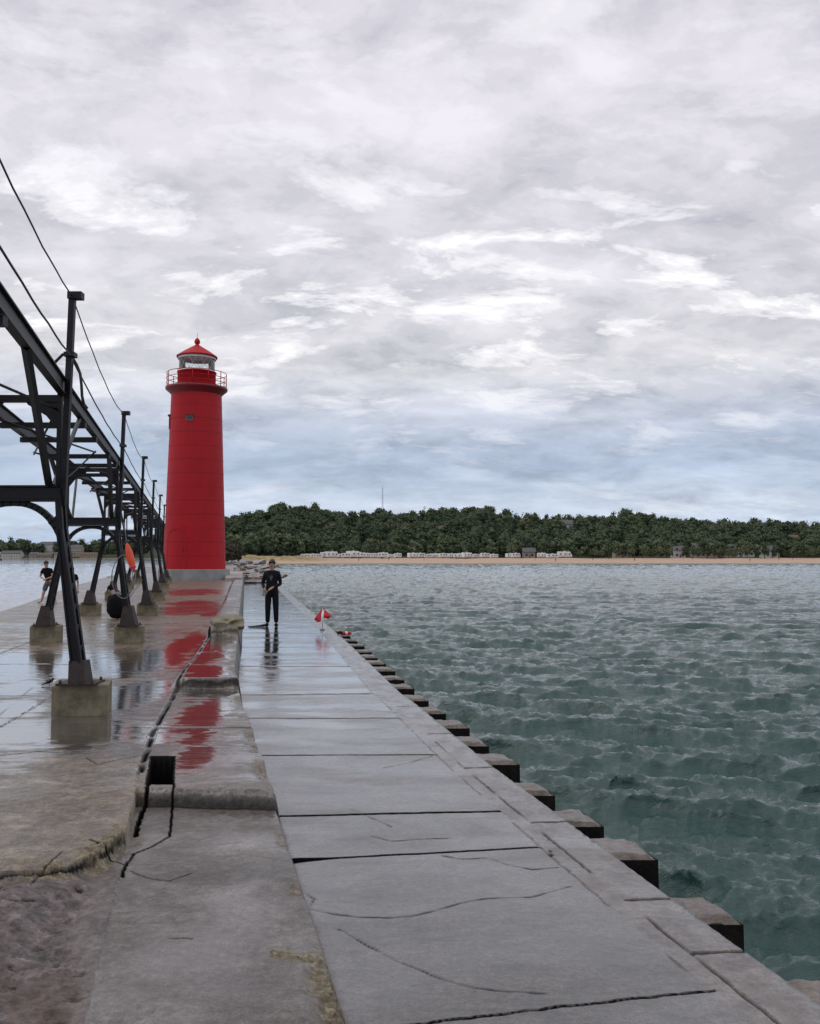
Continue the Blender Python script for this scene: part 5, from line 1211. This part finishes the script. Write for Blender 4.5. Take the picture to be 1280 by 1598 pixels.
def dive_flag():
    p = atY(500, 984, 22.4); p.z = 0.0
    r = empty('dive_flag', (p.x + 0.05, p.y, 0.0), 0, 'red diver flag with white stripe standing at the walkway edge', 'flag')
    fp = MB().tube([(0.0, 0, 0.02), (0.02, 0, 0.62)], 0.007, 6); fp.build('pole', M_greyc, r)
    # two draped wings of nylon hung from the top of the pole
    Y = 22.4; loc = Vector((p.x + 0.05, p.y, 0))
    def P(u, v, dy=0.0): return atY(u, v, Y) - loc + Vector((0, dy, 0))
    red = simple('flag_red', (0.50, 0.015, 0.025), 0.55); t = MB()
    def quad(a, b, c, d, n=8, mi=0):
        vs = []; 
        for i in range(n + 1):
            for j in range(n + 1):
                s_, t_ = i / n, j / n; q = a.lerp(b, s_).lerp(d.lerp(c, s_), t_); vs.append(q + Vector((0, .018 * math.sin(s_ * 7 + t_ * 2), 0)))
        fs = [(i * (n + 1) + j, i * (n + 1) + j + 1, (i + 1) * (n + 1) + j + 1, (i + 1) * (n + 1) + j) for i in range(n) for j in range(n)]
        t.add(vs, fs, mi, True)
    quad(P(503, 949), P(491, 966, -.10), P(497, 971, -.12), P(501.5, 969, -.12), mi=0)
    quad(P(503, 949), P(501.5, 969, -.12), P(505, 970, -.12), P(506, 953, -.02), mi=1)
    quad(P(505, 950), P(506, 964, -.10), P(512, 966, .04), P(517.5, 962, .10), mi=0)
    fl = t.build('flag', [red, M_white], r); so = fl.modifiers.new('s', 'SOLIDIFY'); so.thickness = 0.006
    MB().box((0, 0, 0.02), (0.12, 0.10, 0.04), taper=.8).build('base_weight', M_greyc, r)
    # red and white float on the ledge
    q = at(540, 989, -0.10); r2 = empty('float_buoy', (q.x, q.y, -0.13), 0.3, 'small red and white float lying on a rib beside the walkway', 'float'); r2.scale = (.6, .6, .6)
    b = MB(); b.tube([(-.24, 0, .07), (-.20, 0, .07), (0, 0, .07), (.20, 0, .07), (.24, 0, .07)], [.03, .07, .075, .07, .03], 12); b.build('hull', red, r2)
    MB().tube([(-.04, 0, .07), (.06, 0, .07)], .078, 12).build('band', M_white, r2)
    bb = at(530, 990, 0); 
    r3 = empty('dive_bag', (bb.x - .0, bb.y + .1, 0.0), 1.2, 'small black bag on the walkway edge by the float', 'bag'); r3.scale = (.6, .6, .6); MB().blob((0, 0, .05), (.26, .08, .055), 2, .15, rng=random.Random(2)).build('bag_body', M_dark, r3); MB().tube([(-.1, 0, .09), (0, 0, .14), (.1, 0, .09)], .008, 6).build('strap', M_dark, r3)
dive_flag()
def seated():
    Y = 23.6; p = Vector(((183 - 640) / F * Y, Y, 0.2))
    J = {'pelvis': (0, 0, .13), 'waist': (0, .02, .30), 'chest': (-.01, .06, .50), 'neck': (-.09, .10, .66), 'head0': (-.15, .12, .71), 'head1': (-.20, .13, .77), 'head2': (-.21, .14, .83), 'face': (-1, .4, -.5)}
    J.update({'shL': (.18, .06, .56), 'elL': (.28, .20, .34), 'wrL': (.16, .38, .30), 'shR': (-.20, .06, .56), 'elR': (-.27, .12, .30), 'wrR': (-.20, .33, .20), 'hipL': (.10, .05, .12), 'knL': (.16, .42, .42), 'anL': (.14, .58, .06), 'toeL': (.14, .72, .04), 'hipR': (-.10, .05, .12), 'knR': (-.18, .40, .40), 'anR': (-.15, .56, .06), 'toeR': (-.15, .70, .04)})
    r, _ = person(J, 'person in black sitting on the deck with the back to the camera under the catwalk', p, 0, suit={'name': 'jacket', 'mat': M_dark}, legs={'name': 'trousers', 'mat': M_dark, 'to': 2}, hair=M_dark)
    MB().blob((0.0, -0.01, .33), (.26, .19, .33), 3, .10, random.Random(6), freq=2).build('jacket_back', M_dark, r)
    MB().tube([(-.17, .06, .59), (-.08, .0, .66), (.04, -.02, .68), (.13, .02, .64), (.19, .08, .56)], [.02, .035, .04, .035, .02], 8).build('collar', M_greyc, r)
    # fishing rod leaning beside them
    a = Vector((p.x + .22, p.y + .1, .62)); b = Vector((p.x + .82, p.y - 0.4, 1.25))
    o = empty('fishing_rod', a, 0, 'pale fishing rod leaning on the trestle leg beside the sitting person', 'fishing rod'); MB().tube([(0, 0, 0), tuple(b - a)], [.012, .006], 6).build('rod', M_greyc, o); MB().tube([(0, 0, 0), tuple((a - b).normalized() * .35)], .016, 6).build('grip', M_dark, o); MB().blob(tuple((b - a) * .1), (.03, .03, .03), 2).build('reel', M_steel, o)
seated()
def orange_float():
    Y = 17.0; a = atY(198, 848, Y); b = atY(209, 893, Y)
    c = (a + b) / 2; r = empty('rescue_float', c, 0, 'orange torpedo shaped rescue float hanging on the second trestle leg', 'float'); org = simple('orange_plastic', (0.80, 0.09, 0.03), .4, .1)
    d = (b - a); pts = [-d * .5 + d * q for q in np.linspace(0, 1, 9)]; MB().tube(pts, [.02, .045, .062, .07, .072, .068, .06, .045, .022], 14).build('hull', org, r)
    MB().tube([-d * .5 + Vector((0, 0, -.02)), -d * .5 + Vector((-.03, 0, .20)), -d * .5 + Vector((-.08, .05, .40))], .010, 6).build('rope', M_greyc, r)
    MB().tube([tuple(d * .28 + Vector((0, 0, 0))), tuple(d * .36)], .064, 14).build('band', simple('pink_band', (.65, .05, .09), .4), r)
    # pale landing net hoop hung beside it
    q = atY(194, 900, Y); o = empty('rope_loop', q, 0, 'pale rope loop hanging around the second trestle leg below the orange float', 'rope')
    lp = [Vector((.20 * math.sin(t) - .02, .06 * math.cos(t * 2), .42 * math.cos(t))) for t in np.linspace(0, 2 * math.pi, 30)]; MB().tube(lp, .010, 6, cap=False).build('rope', M_greyc, o)
    MB().tube([(.05, 0, -.38), (.20, 0, -.15), (.22, 0, .1)], .008, 5).build('tail', M_greyc, o)
orange_float()
def anglers():
    Y = 31.0; z = 0.215; J = stand_joints(); s = 0.0
    J.update({'pelvis': (.10, 0, .84), 'waist': (.08, 0, .98), 'chest': (.03, -.02, 1.18), 'neck': (-.01, -.04, 1.35), 'head0': (-.0, -.05, 1.42), 'head1': (.0, -.06, 1.50), 'head2': (.01, -.06, 1.56), 'shL': (.20, -.02, 1.27), 'elL': (.30, -.1, 1.02), 'wrL': (.12, -.22, .95), 'shR': (-.15, -.02, 1.27), 'elR': (-.26, -.02, 1.02), 'wrR': (-.08, -.18, .95),
              'hipR': (.02, 0, .78), 'knR': (-.09, -.03, .42), 'anR': (-.19, .0, .08), 'toeR': (-.32, -.08, .03), 'hipL': (.18, 0, .78), 'knL': (.30, -.05, .44), 'anL': (.40, .0, .08), 'toeL': (.46, -.12, .03), 'face': (.8, -.6, -.5)})
    person(J, 'person in dark top and grey shorts striding at the left edge of the pier', ((74 - 640) / F * Y, Y, z), 0, suit={'name': 'shirt', 'mat': M_dark, 'sleeves': 0}, legs={'name': 'shorts', 'mat': M_short, 'to': .9})
    J = stand_joints(); person(J, 'person in white shorts mostly hidden behind the near trestle leg', ((103 - 640) / F * Y, Y + .6, z - .35), 0.5, suit={'name': 'shirt', 'mat': M_dark, 'sleeves': 0}, legs={'name': 'shorts', 'mat': M_white, 'to': .8})
anglers()
def beach_people():
    rng = random.Random(21); J = stand_joints(); r, _ = person(J, 'tiny beachgoer in dark clothes standing on the distant sand', (0, 0, 0), 0, suit={'name': 'shirt', 'mat': M_dark, 'sleeves': 0}, legs={'name': 'shorts', 'mat': M_short, 'to': .9}, hands=False, group='people on the distant beach')
    us = [560, 607, 662, 712, 835, 867, 925, 938, 990, 1066, 1080, 1170, 1215, 1236]
    for i, u in enumerate(us):
        o = r if i == 0 else copy_tree(r); Y = 392 + rng.uniform(0, 26); o.location = ((u - 640) / F * Y, Y, float(ground(np.array(float(u)), np.array(Y))) - .05); o.rotation_euler.z = rng.uniform(0, 6)
        o['label'] = 'tiny beachgoer in dark clothes on the distant sand, %s from the left' % 'first second third fourth fifth sixth seventh eighth ninth tenth eleventh twelfth thirteenth last'.split()[i]
beach_people()
def bird():
    q = at(77, 1070, 0.2); r = empty('bird', q, 0.35, 'small black bird standing on the deck beside the nearest footing', 'bird'); r.scale = (.62, .62, .62)
    blk = M_steel; b = MB(); b.blob((0, 0, .085), (.085, .035, .038), 2, rot=Matrix.Rotation(-0.45, 3, 'Y')); b.blob((.068, 0, .135), (.026, .022, .024), 2); b.build('body', blk, r)
    MB().tube([(-.06, 0, .06), (-.15, 0, .02)], [.022, .010], 6).build('tail', blk, r); MB().tube([(.088, 0, .135), (.118, 0, .128)], [.008, .002], 6).build('beak', blk, r)
    for s in (-1, 1): MB().tube([(.0, s * .012, .055), (.005, s * .012, .0)], .004, 5).build('leg', blk, r)
bird()
def boats():
    for u, v, w, lab in ((41, 872.6, 5.2, 'small pale motorboat on the channel in front of the far shore'), (-1, 873.5, 4.0, 'dark boat on the channel at the left edge of the frame')):
        p = at(u, v + .8, ZW); dk = u < 0; r = empty('boat', (p.x, p.y, ZW), 0.1, lab, 'boat'); hu = MB(); st = [(-.5, .36, .0), (-.2, .40, .0), (.2, .34, .05), (.5, .02, .25)]; vs = []
        for x, b_, s_ in st: vs += [(x * w, -b_ * w * .4, .9 + s_), (x * w, -b_ * w * .25, -.1), (x * w, b_ * w * .25, -.1), (x * w, b_ * w * .4, .9 + s_)]
        fs = [(0, 1, 2, 3)[::-1], (12, 13, 14, 15)]
        for i in range(3):
            for j in range(4): fs.append((i * 4 + j, i * 4 + (j + 1) % 4, i * 4 + 4 + (j + 1) % 4, i * 4 + 4 + j))
        hu.add(vs, fs); hu.build('hull', M_steel if dk else M_wall[2], r); MB().box((-.05 * w, 0, 1.3), (w * .3, w * .22, .9), None, 0, .8).build('cabin', M_wall[0] if not dk else M_steel, r)
        MB().box((-.02 * w, -w * .112, 1.35), (w * .2, .05, .35)).build('window', M_glass, r)
boats()
